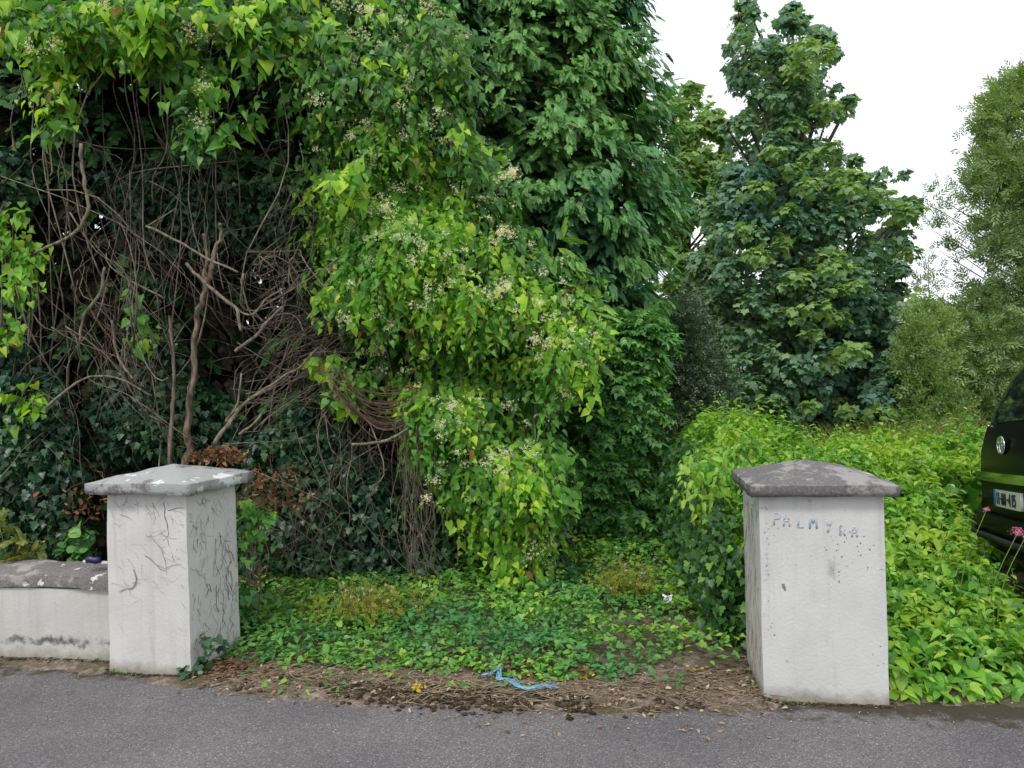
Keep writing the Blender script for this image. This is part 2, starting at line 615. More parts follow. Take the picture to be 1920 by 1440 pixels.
def strands(S, starts, length, step, tmpl, size, sway=.25, outward=(0, -1, 0), stems=None, stem_r=.0022, lean=None, spread=.05, tiplen=1.0):
    """hanging vine shoots: leaves in pairs down a drooping stem, tips down, faces outward"""
    outward = np.array(outward, float)
    P, TI, NR, SZ = [], [], [], []
    for k, p in enumerate(np.asarray(starts)):
        L = RNG.uniform(*length)
        n = max(2, int(L / step))
        d = np.array([RNG.normal(0, .5), -.55, RNG.uniform(.0, .5)])
        q = p.copy()
        line = [q.copy()]
        s0 = RNG.uniform(*size)
        for i in range(n):
            d = unit(d * .78 + np.array([0, 0, -.30]) + RNG.normal(0, sway, 3) * .35 + (lean if lean is not None else 0))
            q = q + d * step
            line.append(q.copy())
            f = 1 - .45 * (i / n) ** 2
            for sg in (-1, 1):
                side = unit(np.cross(d, outward)) * sg
                P.append(q + side * spread * RNG.uniform(.3, 1.2) + outward * RNG.uniform(0, .03))
                TI.append(side * .55 + np.array([0, 0, -.9]) + outward * .30 + RNG.normal(0, .42, 3))
                NR.append(outward * .9 + side * .35 + UP * RNG.uniform(.1, 1.4) + RNG.normal(0, .40, 3))
                SZ.append(s0 * f * RNG.uniform(.55, 1.2))
        if stems is not None:
            stems.tube(line, stem_r, stem_r * .6, 3, False)
    S.scatter(tmpl, np.array(P), frames(np.array(TI), np.array(NR)), np.array(SZ))


def flowers(S, P, n=14, rad=.035, size=.016):
    P = np.asarray(P)
    idx = np.repeat(np.arange(len(P)), n)
    m = len(idx)
    Q = P[idx] + rnd(m, rad) * np.array([1, .8, .9]) * RNG.choice([.45, 1.0], m)[:, None]
    S.scatter(FLORET, Q, frames(rdirs(m), np.array([0, -1, .5]) + rnd(m, .5)), RNG.uniform(size * .7, size * 1.3, m))


def wander(p, q, n=9, amp=.08, sag=0.0):
    p, q = np.asarray(p, float), np.asarray(q, float)
    t = np.linspace(0, 1, n)[:, None]
    L = np.linalg.norm(q - p)
    X = p + (q - p) * t
    nz = np.zeros((n, 3))
    for k in (1, 2, 3):
        nz += RNG.normal(0, amp * L / k, 3) * np.sin(t * math.pi * k)
    nz[:, 2] -= sag * np.sin(t[:, 0] * math.pi) * L
    return X + nz


def sm(x):
    x = np.clip(x, 0, 1)
    return x * x * (3 - 2 * x)


def sm(x):
    x = np.clip(x, 0, 1)
    return x * x * (3 - 2 * x)


def edge_y(x):
    x = np.asarray(x, float)
    return 3.80 + .13 * sm((x - 1.05) / .4) + .10 * sm((-1.9 - x) / .4) + .24 * np.clip(-x, 0, 3) + .20 * np.clip(-x - 3, 0, 80) - .06 * np.clip(x, 0, 4) - .15 * np.clip(x - 4, 0, 80)


def edge_d(x, y):
    return y - edge_y(x)


def gz(x, y):
    x, y = np.asarray(x, float), np.asarray(y, float)
    d = edge_d(x, y)
    P = np.stack(np.broadcast_arrays(x, y, 0 * x), -1)
    z = -.035 + .055 * sm((d + .40) / .45) + .05 * sm((d - .3) / 3) + .05 * sm((x - 1.3) / .6) * sm((d + .1) / .3)
    z = z + sm((d + .6) / .4) * ((vnoise(P, 2.3, 3) - .5) * .03 + (vnoise(P, 9, 4) - .5) * .022 + (vnoise(P, 28, 6) - .5) * .010)
    return z


def ground(u, v, lift=0.0):
    """the ground point the photograph shows at pixel u, v"""
    p = at(u, v, 1.0)
    dz = p[..., 2] - CAMH
    z = 0.0
    for _ in range(4):
        t = (CAMH - z) / -dz
        z = gz(p[..., 0] * t, t)
    q = np.stack([p[..., 0] * t, t + 0 * z, z + lift], -1)
    return q


def grid_mesh(name, xs, ys, zf, mat, **k):
    X, Y = np.meshgrid(xs, ys)
    V = np.stack([X, Y, zf(X, Y)], -1).reshape(-1, 3)
    nx, ny = len(xs), len(ys)
    i = (np.arange(ny - 1)[:, None] * nx + np.arange(nx - 1)[None]).ravel()
    T = np.concatenate([np.stack([i, i + 1, i + nx + 1], 1), np.stack([i, i + nx + 1, i + nx], 1)])
    return mesh_tris(name, V, T, mat, smooth=True, **k)


# ------------------------------------------------------------------ ground materials
def ground_material():
    m, t, N, L, P = new_mat('soil')
    tcx = N.new('ShaderNodeTexCoord')
    def noise(s, d=6, r=.6):
        n = N.new('ShaderNodeTexNoise')
        n.inputs['Scale'].default_value = s
        n.inputs['Detail'].default_value = d
        n.inputs['Roughness'].default_value = r
        L.new(tcx.outputs['Object'], n.inputs['Vector'])
        return n.outputs['Fac']
    a = ramp(N, [(.30, (.055, .040, .030)), (.48, (.18, .138, .108)), (.62, (.33, .265, .22)), (.75, (.46, .40, .35))])
    L.new(noise(26, 8, .75), a.inputs['Fac'])
    b = ramp(N, [(.45, (0, 0, 0)), (.6, (1, 1, 1))])
    L.new(noise(3.1), b.inputs['Fac'])
    c = mixc(N, L, b.outputs['Color'], a.outputs['Color'], (.085, .075, .030))     # moss
    f = N.new('ShaderNodeMath')
    f.operation = 'MULTIPLY'
    f.inputs[1].default_value = .75
    L.new(b.outputs['Color'], f.inputs[0])
    c = mixc(N, L, f.outputs['Value'], a.outputs['Color'], (.085, .075, .035))
    L.new(c, P.inputs['Base Color'])
    P.inputs['Roughness'].default_value = .95
    P.inputs['Specular IOR Level'].default_value = .15
    bp = N.new('ShaderNodeBump')
    bp.inputs['Strength'].default_value = .8
    bp.inputs['Distance'].default_value = .02
    L.new(noise(45, 6, .7), bp.inputs['Height'])
    L.new(bp.outputs['Normal'], P.inputs['Normal'])
    return m


def road_material():
    m, t, N, L, P = new_mat('asphalt')
    tcx = N.new('ShaderNodeTexCoord')
    vo = N.new('ShaderNodeTexVoronoi')
    vo.inputs['Scale'].default_value = 190
    L.new(tcx.outputs['Object'], vo.inputs['Vector'])
    sep = N.new('ShaderNodeSeparateColor')
    L.new(vo.outputs['Color'], sep.inputs['Color'])
    a = ramp(N, [(.0, (.105, .096, .098)), (.45, (.152, .141, .144)), (.75, (.192, .179, .181)), (.95, (.24, .226, .224)), (1, (.40, .38, .37))])
    L.new(sep.outputs['Red'], a.inputs['Fac'])
    nz = N.new('ShaderNodeTexNoise')
    nz.inputs['Scale'].default_value = 1.1
    nz.inputs['Detail'].default_value = 5
    L.new(tcx.outputs['Object'], nz.inputs['Vector'])
    r = ramp(N, [(.3, (.74, .74, .76)), (.7, (1.16, 1.15, 1.14))])
    L.new(nz.outputs['Fac'], r.inputs['Fac'])
    c = mixc(N, L, 1.0, a.outputs['Color'], r.outputs['Color'], 'MULTIPLY')
    n2 = N.new('ShaderNodeTexNoise')
    n2.inputs['Scale'].default_value = 9
    n2.inputs['Detail'].default_value = 8
    n2.inputs['Roughness'].default_value = .7
    L.new(tcx.outputs['Object'], n2.inputs['Vector'])
    r2 = ramp(N, [(.60, (0, 0, 0)), (.70, (1, 1, 1))])
    L.new(n2.outputs['Fac'], r2.inputs['Fac'])
    f = N.new('ShaderNodeMath')
    f.operation = 'MULTIPLY'
    f.inputs[1].default_value = .45
    L.new(r2.outputs['Color'], f.inputs[0])
    c = mixc(N, L, f.outputs['Value'], c, (.10, .085, .07))
    # moss and dirt creep over the outer strip beside the verge (world position, a stain of its own)
    sx = N.new('ShaderNodeSeparateXYZ')
    L.new(tcx.outputs['Object'], sx.inputs['Vector'])
    ma = N.new('ShaderNodeMath')
    ma.operation = 'MULTIPLY_ADD'
    ma.inputs[1].default_value = .19
    L.new(sx.outputs['X'], ma.inputs[0])
    L.new(sx.outputs['Y'], ma.inputs[2])
    m3 = N.new('ShaderNodeMath')
    m3.operation = 'MULTIPLY_ADD'
    m3.inputs[1].default_value = .75
    L.new(n2.outputs['Fac'], m3.inputs[0])
    L.new(ma.outputs['Value'], m3.inputs[2])
    r3 = ramp(N, [(.50, (0, 0, 0)), (.60, (1, 1, 1))])
    mr = N.new('ShaderNodeMapRange')
    mr.inputs['From Min'].default_value = 3.6
    mr.inputs['From Max'].default_value = 4.75
    L.new(m3.outputs['Value'], mr.inputs['Value'])
    L.new(mr.outputs['Result'], r3.inputs['Fac'])
    c = mixc(N, L, r3.outputs['Color'], c, (.060, .048, .034))
    L.new(c, P.inputs['Base Color'])
    P.inputs['Roughness'].default_value = .85
    P.inputs['Specular IOR Level'].default_value = .3
    bp = N.new('ShaderNodeBump')
    bp.inputs['Strength'].default_value = .7
    bp.inputs['Distance'].default_value = .006
    L.new(vo.outputs['Distance'], bp.inputs['Height'])
    L.new(bp.outputs['Normal'], P.inputs['Normal'])
    return m


def paint_material(name, stain=0.0, band=False, streak=None, warm=(.575, .562, .54)):
    """rough white masonry paint: brush-rough bump, soft dirt, dirt and painted contact shade near the foot"""
    m, t, N, L, P = new_mat(name)
    tcx = N.new('ShaderNodeTexCoord')
    def noise(s, d=6, r=.6, vec=None):
        n = N.new('ShaderNodeTexNoise')
        n.inputs['Scale'].default_value = s
        n.inputs['Detail'].default_value = d
        n.inputs['Roughness'].default_value = r
        L.new(vec or tcx.outputs['Object'], n.inputs['Vector'])
        return n.outputs['Fac']
    a = ramp(N, [(.3, tuple(c * .90 for c in warm)), (.6, warm), (.8, tuple(min(.8, c * 1.06) for c in warm))])
    L.new(noise(3.5, 5), a.inputs['Fac'])
    c = a.outputs['Color']
    # flaked specks
    sp = ramp(N, [(.695, (0, 0, 0)), (.72, (1, 1, 1))])
    L.new(noise(30, 3, .5), sp.inputs['Fac'])
    msk = ramp(N, [(.50, (0, 0, 0)), (.60, (1, 1, 1))])
    L.new(noise(3.2, 2), msk.inputs['Fac'])
    f = N.new('ShaderNodeMath')
    f.operation = 'MULTIPLY'
    L.new(sp.outputs['Color'], f.inputs[0])
    L.new(msk.outputs['Color'], f.inputs[1])
    f2 = N.new('ShaderNodeMath')
    f2.operation = 'MULTIPLY'
    f2.inputs[1].default_value = stain
    L.new(f.outputs['Value'], f2.inputs[0])
    c = mixc(N, L, f2.outputs['Value'], c, (.16, .15, .14))
    mpv = N.new('ShaderNodeMapping')
    mpv.inputs['Scale'].default_value = (16, 16, 1.1)
    L.new(tcx.outputs['Object'], mpv.inputs['Vector'])
    vs = ramp(N, [(.50, (0, 0, 0)), (.78, (.55, .55, .55))])
    L.new(noise(1.0, 5, .65, mpv.outputs['Vector']), vs.inputs['Fac'])
    c = mixc(N, L, vs.outputs['Color'], c, (.36, .35, .31))
    sx = N.new('ShaderNodeSeparateXYZ')
    L.new(tcx.outputs['Object'], sx.inputs['Vector'])
    # foot dirt, doubling as a painted contact shadow
    ad = N.new('ShaderNodeMath')
    ad.operation = 'MULTIPLY_ADD'
    ad.inputs[1].default_value = .16
    L.new(noise(9, 6, .7), ad.inputs[0])
    L.new(sx.outputs['Z'], ad.inputs[2])
    fr = ramp(N, [(.095, (1, 1, 1)), (.16, (0, 0, 0))])
    L.new(ad.outputs['Value'], fr.inputs['Fac'])
    f3 = N.new('ShaderNodeMath')
    f3.operation = 'MULTIPLY'
    f3.inputs[1].default_value = .75
    L.new(fr.outputs['Color'], f3.inputs[0])
    c = mixc(N, L, f3.outputs['Value'], c, (.20, .17, .125))
    if band:
        br = ramp(N, [(.170, (0, 0, 0)), (.192, (1, 1, 1)), (.212, (1, 1, 1)), (.235, (0, 0, 0))])
        L.new(ad.outputs['Value'], br.inputs['Fac'])
        br2 = ramp(N, [(.42, (0, 0, 0)), (.55, (1, 1, 1))])
        L.new(noise(5, 6, .75), br2.inputs['Fac'])
        f4 = N.new('ShaderNodeMath')
        f4.operation = 'MULTIPLY'
        L.new(br.outputs['Color'], f4.inputs[0])
        L.new(br2.outputs['Color'], f4.inputs[1])
        c = mixc(N, L, f4.outputs['Value'], c, (.12, .11, .10))
        # cream weathering in broad soft bands
        wr = ramp(N, [(.45, (0, 0, 0)), (.7, (.6, .6, .6))])
        L.new(noise(1.7, 4), wr.inputs['Fac'])
        c = mixc(N, L, wr.outputs['Color'], c, (.45, .41, .345))
    if streak:
        # one soft grey weather streak, at its own place on the face
        vx = N.new('ShaderNodeVectorMath')
        vx.operation = 'SUBTRACT'
        vx.inputs[1].default_value = streak
        L.new(tcx.outputs['Object'], vx.inputs[0])
        vm = N.new('ShaderNodeVectorMath')
        vm.operation = 'MULTIPLY'
        vm.inputs[1].default_value = (17, 0, 6.5)
        L.new(vx.outputs['Vector'], vm.inputs[0])
        vl = N.new('ShaderNodeVectorMath')
        vl.operation = 'LENGTH'
        L.new(vm.outputs['Vector'], vl.inputs[0])
        ad2 = N.new('ShaderNodeMath')
        ad2.operation = 'MULTIPLY_ADD'
        ad2.inputs[1].default_value = 1.2
        L.new(noise(14, 5, .7), ad2.inputs[0])
        L.new(vl.outputs['Value'], ad2.inputs[2])
        sr = ramp(N, [(.55, (.75, .75, .75)), (1.0, (0, 0, 0))])
        L.new(ad2.outputs['Value'], sr.inputs['Fac'])
        c = mixc(N, L, sr.outputs['Color'], c, (.30, .30, .285))
    L.new(c, P.inputs['Base Color'])
    P.inputs['Roughness'].default_value = .8
    bp = N.new('ShaderNodeBump')
    bp.inputs['Strength'].default_value = .5
    bp.inputs['Distance'].default_value = .006
    L.new(noise(60, 5, .65), bp.inputs['Height'])
    L.new(bp.outputs['Normal'], P.inputs['Normal'])
    return m


def concrete_material(name, base=(.20, .185, .185), pale=(.45, .44, .43), cut=.56, white=(.72, .72, .70), wcut=.66):
    m, t, N, L, P = new_mat(name)
    tcx = N.new('ShaderNodeTexCoord')
    def noise(s, d=6, r=.6):
        n = N.new('ShaderNodeTexNoise')
        n.inputs['Scale'].default_value = s
        n.inputs['Detail'].default_value = d
        n.inputs['Roughness'].default_value = r
        L.new(tcx.outputs['Object'], n.inputs['Vector'])
        return n.outputs['Fac']
    a = ramp(N, [(.3, tuple(c * .55 for c in base)), (.55, base), (.75, tuple(c * 1.5 for c in base))])
    L.new(noise(75, 4, .7), a.inputs['Fac'])
    r = ramp(N, [(cut, (0, 0, 0)), (cut + .05, (1, 1, 1))])
    L.new(noise(5, 7, .65), r.inputs['Fac'])
    c = mixc(N, L, r.outputs['Color'], a.outputs['Color'], pale)
    r = ramp(N, [(wcut, (0, 0, 0)), (wcut + .02, (1, 1, 1))])
    L.new(noise(8, 5, .6), r.inputs['Fac'])
    c = mixc(N, L, r.outputs['Color'], c, white)
    L.new(c, P.inputs['Base Color'])
    P.inputs['Roughness'].default_value = .9
    bp = N.new('ShaderNodeBump')
    bp.inputs['Strength'].default_value = .8
    bp.inputs['Distance'].default_value = .01
    L.new(noise(55, 5, .7), bp.inputs['Height'])
    L.new(bp.outputs['Normal'], P.inputs['Normal'])
    return m


# ------------------------------------------------------------------ setting
def dens(a, b, c, d, n1, n2, n3):
    return np.unique(np.concatenate([np.linspace(a, b, n1), np.linspace(b, c, n2), np.linspace(c, d, n3)]))


grid_mesh('ground', dens(-70, -4.5, 5, 70, 14, 260, 14), dens(-40, 3.2, 9, 90, 10, 170, 24),
          lambda x, y: gz(x, y), ground_material(), kind='structure')
# one straight road: its back edge follows the line of the pillars
rs = Soup()
xs = np.linspace(-60, 60, 241)
ysr = np.linspace(0, 1, 40)
back = edge_y(xs) + .24
V = np.array([(x, -9 + (b + 9) * t, .002 + .008 * sm((b - (-9 + (b + 9) * t)) / 2.0)) for t in ysr for x, b in zip(xs, back)])
i = (np.arange(39)[:, None] * 241 + np.arange(240)[None]).ravel()
rs.add(V, np.concatenate([np.stack([i, i + 1, i + 242], 1), np.stack([i, i + 242, i + 241], 1)]))
rs.build('road', road_material(), kind='structure', smooth=True)


# ------------------------------------------------------------------ pillars and wall
def rough_block(x0, x1, y0, y1, z0, z1, cell=.04, amp=.004, bev=.012, taper=0.0, seed=0):
    """a cast block: gridded faces, eased edges, hand-made unevenness"""
    nx, ny, nz = [max(2, int(round((b - a) / cell))) for a, b in ((x0, x1), (y0, y1), (z0, z1))]
    S = Soup()
    def face(o, a, b, na, nb, flip):
        A, B = np.meshgrid(np.linspace(0, 1, na + 1), np.linspace(0, 1, nb + 1))
        V = np.array(o)[None, None] + A[..., None] * np.array(a) + B[..., None] * np.array(b)
        i = (np.arange(nb)[:, None] * (na + 1) + np.arange(na)[None]).ravel()
        T = np.concatenate([np.stack([i, i + 1, i + na + 2], 1), np.stack([i, i + na + 2, i + na + 1], 1)])
        S.add(V.reshape(-1, 3), T[:, ::-1] if flip else T)
    X, Y, Z = x1 - x0, y1 - y0, z1 - z0
    face((x0, y0, z0), (X, 0, 0), (0, 0, Z), nx, nz, False)
    face((x0, y1, z0), (X, 0, 0), (0, 0, Z), nx, nz, True)
    face((x0, y0, z0), (0, Y, 0), (0, 0, Z), ny, nz, True)
    face((x1, y0, z0), (0, Y, 0), (0, 0, Z), ny, nz, False)
    face((x0, y0, z0), (X, 0, 0), (0, Y, 0), nx, ny, True)
    face((x0, y0, z1), (X, 0, 0), (0, Y, 0), nx, ny, False)
    V = np.concatenate(S.V)
    T = np.concatenate(S.T)
    # ease the edges
    c = np.array([(x0 + x1) / 2, (y0 + y1) / 2, (z0 + z1) / 2])
    h = np.array([X, Y, Z]) / 2
    q = (V - c)
    inner = np.clip(q, -(h - bev), h - bev)
    e = q - inner
    ln = np.linalg.norm(e, axis=1, keepdims=True)
    V = c + inner + np.where(ln > 0, e / np.maximum(ln, 1e-9) * np.minimum(ln, bev), 0)
    nz_ = np.stack([vnoise(V, 4, seed + k) - .5 for k in (1, 2, 3)], 1) * amp * 2.2 + np.stack([vnoise(V, 13, seed + k) - .5 for k in (4, 5, 6)], 1) * amp
    V = V + nz_
    if taper:
        f = 1 + taper * (1 - (V[:, 2] - z0) / Z)
        V[:, 0] = c[0] + (V[:, 0] - c[0]) * f
        V[:, 1] = c[1] + (V[:, 1] - c[1]) * f
    return V, T


def cap_mesh(wx, wy, z0, th, rise, seed, chip=.006):
    """weathered hipped coping stone: slab edge below, four shallow slopes to an apex"""
    n = 22
    S = Soup()
    g = np.linspace(-1, 1, n + 1)
    A, B = np.meshgrid(g, g)
    r = np.maximum(abs(A), abs(B))
    Z = z0 + th + rise * (1 - r) ** .95
    V = np.stack([A * wx / 2, B * wy / 2, Z], -1).reshape(-1, 3)
    i = (np.arange(n)[:, None] * (n + 1) + np.arange(n)[None]).ravel()
    T = np.concatenate([np.stack([i, i + 1, i + n + 2], 1), np.stack([i, i + n + 2, i + n + 1], 1)])
    S.add(V, T)
    ring = [(a, -1) for a in g] + [(1, b) for b in g[1:]] + [(a, 1) for a in g[::-1][1:]] + [(-1, b) for b in g[::-1][1:-1]]
    ring = np.array(ring)
    k = len(ring)
    lev = [(z0 + th, 1.0), (z0 + th * .5, 1.0), (z0, .985)]
    V = np.concatenate([np.stack([ring[:, 0] * wx / 2 * s, ring[:, 1] * wy / 2 * s, np.full(k, z)], 1) for z, s in lev])
    T = []
    for l in range(2):
        for j in range(k):
            a, b = l * k + j, l * k + (j + 1) % k
            T += [(a, a + k, b + k), (a, b + k, b)]
    V = np.concatenate([V, [[0, 0, z0]]])
    for j in range(k):
        T.append((2 * k + j, 3 * k, 2 * k + (j + 1) % k))
    S.add(V, T)
    V = np.concatenate(S.V)
    V = V + np.stack([vnoise(V, 11, seed + q) - .5 for q in (1, 2, 3)], 1) * np.array([chip * 2, chip * 2, chip * 1.4])
    return V, np.concatenate(S.T)


LP = at(358, 1272, 4.25)
RZL = R_(-14)
axl = np.array([math.cos(RZL), math.sin(RZL)])
ayl = np.array([-math.sin(RZL), math.cos(RZL)])
WL, DL = .535, .47
cl = LP[:2] - axl * WL / 2 + ayl * DL / 2
pl = thing('gate_pillar', 'white painted gate pillar scored with dead ivy roots, at the end of the low wall', 'gate pillar', group='gate pillars beside the entrance')
o = mesh_tris('shaft', *rough_block(-WL / 2, WL / 2, -DL / 2, DL / 2, -.1, 1.035, taper=.02, amp=.005, seed=1),
              paint_material('white_paint_scored', .5), pl, smooth=True)
o = mesh_tris('cap', *cap_mesh(WL + .155, DL + .155, 1.035, .062, .080, 5, .008), concrete_material('flaking_white_cap', (.20, .185, .18), (.37, .375, .365), .44, (.70, .71, .70), .60), pl)
# dead ivy roots clinging to the two visible faces, dense on the entrance side
sc_ = Soup()
rr = np.random.default_rng(3)


def scar(face, a, z, L, ang, r=.0016):
    n = max(4, int(L / .018))
    p = np.array([a, z])
    d = ang
    pts = []
    for _ in range(n):
        pts.append(p.copy())
        d += rr.normal(0, .28)
        p = p + .018 * np.array([math.cos(d), math.sin(d)])
    pts = np.array(pts)
    pts = pts[(np.abs(pts[:, 0]) < (WL if face == 0 else DL) / 2 - .012) & (pts[:, 1] > .05) & (pts[:, 1] < 1.02)]
    if len(pts) < 3:
        return
    f = 1 + .02 * (1 - (pts[:, 1] + .1) / 1.135)
    if face == 0:
        V = np.stack([pts[:, 0], -DL / 2 * f - .003, pts[:, 1]], 1)
    else:
        V = np.stack([WL / 2 * f + .003, pts[:, 0], pts[:, 1]], 1)
    sc_.tube(V, np.linspace(r, r * .5, len(V)) * rr.uniform(.6, 1.3, len(V)), None, 4)


for _ in range(80):
    scar(0, rr.uniform(-.25, .25), 1.0 - abs(rr.normal(0, .28)), rr.uniform(.03, .16), rr.uniform(-1.2, .2), rr.uniform(.0004, .0010))
for _ in range(12):
    scar(0, rr.uniform(-.02, .26), rr.uniform(.6, 1.0), rr.uniform(.08, .2), rr.uniform(-1.4, -.3), .002)
scar(0, -.09, .60, .25, -.72, .0036)
scar(0, .12, .98, .26, -.95, .0028)
scar(0, -.16, .96, .16, .5, .0026)
for _ in range(170):
    scar(1, rr.uniform(-.23, .23), rr.uniform(.1, 1.0), rr.uniform(.03, .13), rr.uniform(-2.1, -.7), rr.uniform(.0007, .0019))
for _ in range(22):
    scar(1, rr.uniform(-.05, .23), rr.uniform(.1, .7), rr.uniform(.1, .25), rr.uniform(1.1, 2.2), rr.uniform(.0014, .0026))
sc_.build('dead_ivy_roots', plain_mat('dead_ivy_root', (.27, .24, .21), .9, .2, island=.5), pl)
pl.location = (cl[0], cl[1], 0)
pl.rotation_euler.z = RZL

RP = at(1432, 1315, 3.75)
RZR = R_(-9)
axr = np.array([math.cos(RZR), math.sin(RZR)])
ayr = np.array([-math.sin(RZR), math.cos(RZR)])
WR, DR = .585, .56
crr = RP[:2] + axr * WR / 2 + ayr * DR / 2
pr = thing('gate_pillar', 'white gate pillar with a dark grey cap and faded blue hand-painted name', 'gate pillar', group='gate pillars beside the entrance')
mesh_tris('shaft', *rough_block(-WR / 2, WR / 2, -DR / 2, DR / 2, -.1, 1.018, taper=.012, amp=.0022, seed=21),
          paint_material('white_paint_lettered', .95, streak=(.045, 0, .66), warm=(.575, .567, .548)), pr, smooth=True)
mesh_tris('cap', *cap_mesh(WR + .10, DR + .13, 1.018, .055, .095, 15, .008), concrete_material('grey_concrete_cap', (.165, .152, .150), (.30, .285, .27), .54, (.52, .50, .47), .66), pr)
# PALMYRA. in faded blue brush strokes, running slightly downhill
strokes = {
    'P': [[(0, 0), (0, 1)], [(0, 1), (.42, .98), (.5, .78), (.42, .56), (0, .5)]],
    'A': [[(0, 0), (.05, .5), (.22, 1), (.42, .96), (.5, .5), (.55, 0)], [(.04, .45), (.5, .45)]],
    'L': [[(.05, 1), (.05, 0), (.48, .0)]],
    'M': [[(0, 0), (.06, 1), (.3, .45), (.55, 1), (.62, 0)]],
    'Y': [[(0, 1), (.26, .5)], [(.52, 1), (.26, .5), (.12, 0)]],
    'R': [[(0, 0), (0, 1), (.4, .96), (.46, .76), (.38, .55), (0, .5)], [(.2, .5), (.5, 0)]],
    '.': [[(0, .04), (.06, .04)]],
}
letters = [('P', 1458, 986, .98), ('A', 1475, 988, .95), ('L', 1500, 990, .95), ('M', 1521, 992, 1.0), ('Y', 1550, 998, .9), ('R', 1574, 1004, .8), ('A', 1594, 1006, .8), ('.', 1614, 1005, .8)]
def on_face(V, lift):
    """lay points (x, any, z) on the uneven front face of the lettered shaft"""
    V = np.array(V, float)
    B = np.column_stack([V[:, 0], np.full(len(V), -DR / 2), V[:, 2]])
    nz2 = np.stack([vnoise(B, 4, 21 + k) - .5 for k in (1, 2, 3)], 1) * .0022 * 2.2 + np.stack([vnoise(B, 13, 21 + k) - .5 for k in (4, 5, 6)], 1) * .0022
    f = 1 + .012 * (1 - (B[:, 2] + .1) / 1.118)
    return np.column_stack([B[:, 0], (B[:, 1] + nz2[:, 1]) * f - lift, B[:, 2]])


ls = Soup()
for ch, u, v, s in letters:
    Hh, Wd = .058 * s, .050 * s
    x0 = (u - 1432) / 220 * WR - WR / 2 + .002
    z0 = 1.018 - (v - 934) / 379 * 1.06
    for st in strokes[ch]:
        P_ = np.array([(x0 + a * Wd * 1.05, z0 + b * Hh) for a, b in st])
        Q = curve(P_, 5 * len(P_)) if len(P_) > 2 and ch in 'PR' else P_
        for a, b in zip(Q[:-1], Q[1:]):
            d = b - a
            l = np.linalg.norm(d)
            if l < 1e-6:
                continue
            nn = np.array([-d[1], d[0]]) / l * .0044
            e = d / l * .002
            K = [a - nn - e, b - nn + e, b + nn + e, a + nn - e]
            lf = .0012 + .00003 * (ls.n / 8 % 40)
            V = np.concatenate([on_face([(k_[0], 0, k_[1]) for k_ in K], lf), on_face([(k_[0], 0, k_[1]) for k_ in K], -.002)])
            ls.add(V, [(0, 1, 2), (0, 2, 3), (0, 4, 5), (0, 5, 1), (1, 5, 6), (1, 6, 2), (2, 6, 7), (2, 7, 3), (3, 7, 4), (3, 4, 0)])
mm, t_, N_, L_, P__ = new_mat('faded_blue_paint')
tcx = N_.new('ShaderNodeTexCoord')
nz_ = N_.new('ShaderNodeTexNoise')
nz_.inputs['Scale'].default_value = 22
L_.new(tcx.outputs['Object'], nz_.inputs['Vector'])
r_ = ramp(N_, [(.35, (.36, .44, .50)), (.65, (.49, .52, .53))])
L_.new(nz_.outputs['Fac'], r_.inputs['Fac'])
L_.new(r_.outputs['Color'], P__.inputs['Base Color'])
P__.inputs['Roughness'].default_value = .85
ls.build('painted_name', mm, pr)
# flaked spots where the paint has come away
fs_ = Soup()
DISC = (np.array([(math.cos(a) * r, math.sin(a) * r, .12) for a, r in zip(np.arange(8) * .785, (1, .7, 1.1, .8, .95, .65, 1.05, .8))] + [(0, 0, .25)]), np.array([(8, i, (i + 1) % 8) for i in range(8)]))
sp_ = []
for (u, v, n_, su, sv) in [(1448, 1030, 12, 7, 40), (1440, 1075, 14, 6, 40), (1462, 1010, 5, 8, 10), (1562, 1020, 16, 16, 16), (1600, 1030, 12, 16, 8), (1568, 1060, 10, 10, 14), (1442, 1170, 5, 5, 14), (1560, 1085, 5, 10, 6), (1440, 960, 4, 6, 12)]:
    for _ in range(n_):
        a_, b_ = u + rr.normal(0, su), v + rr.normal(0, sv)
        sp_.append(((a_ - 1432) / 220 * WR - WR / 2 + .002, -DR / 2 * 1.003 - .0035, 1.018 - (b_ - 934) / 379 * 1.06))
sp_ = np.array([p_ for p_ in sp_ if abs(p_[0]) < WR / 2 - .012 and p_[2] < 1.0])
sp_ = on_face(sp_, .0006)
m_ = len(sp_)
fs_.scatter(DISC, sp_, frames(np.stack([rr.normal(0, .6, m_), 0 * sp_[:, 0], np.ones(m_)], 1), np.tile([0, -1.0, 0], (m_, 1))), rr.uniform(.0015, .0050, m_))
fs_.build('flaked_spots', plain_mat('flaked_spot', (.28, .27, .26), .9, .2, island=.5), pr, kind='stuff')
# dead roots on its shaded entrance side
rs_ = Soup()
for _ in range(80):
    p_ = np.array([rr.uniform(-.26, .26), rr.uniform(.1, 1.0)])
    d_ = rr.uniform(-2.0, -1.1)
    pts_ = []
    for _k in range(rr.integers(4, 14)):
        pts_.append(p_.copy())
        d_ += rr.normal(0, .25)
        p_ = p_ + .018 * np.array([math.cos(d_), math.sin(d_)])
    pts_ = np.array([q_ for q_ in pts_ if abs(q_[0]) < .265 and .04 < q_[1] < 1.0])
    if len(pts_) > 2:
        rs_.tube(np.stack([np.full(len(pts_), -WR / 2 * 1.006 - .003), pts_[:, 0], pts_[:, 1]], 1), rr.uniform(.0008, .0020), .0006, 4)
rs_.build('dead_ivy_roots', plain_mat('dead_ivy_root_brown', (.27, .22, .16), .9, .2, island=.4), pr)
pr.location = (crr[0], crr[1], 0)
pr.rotation_euler.z = RZR

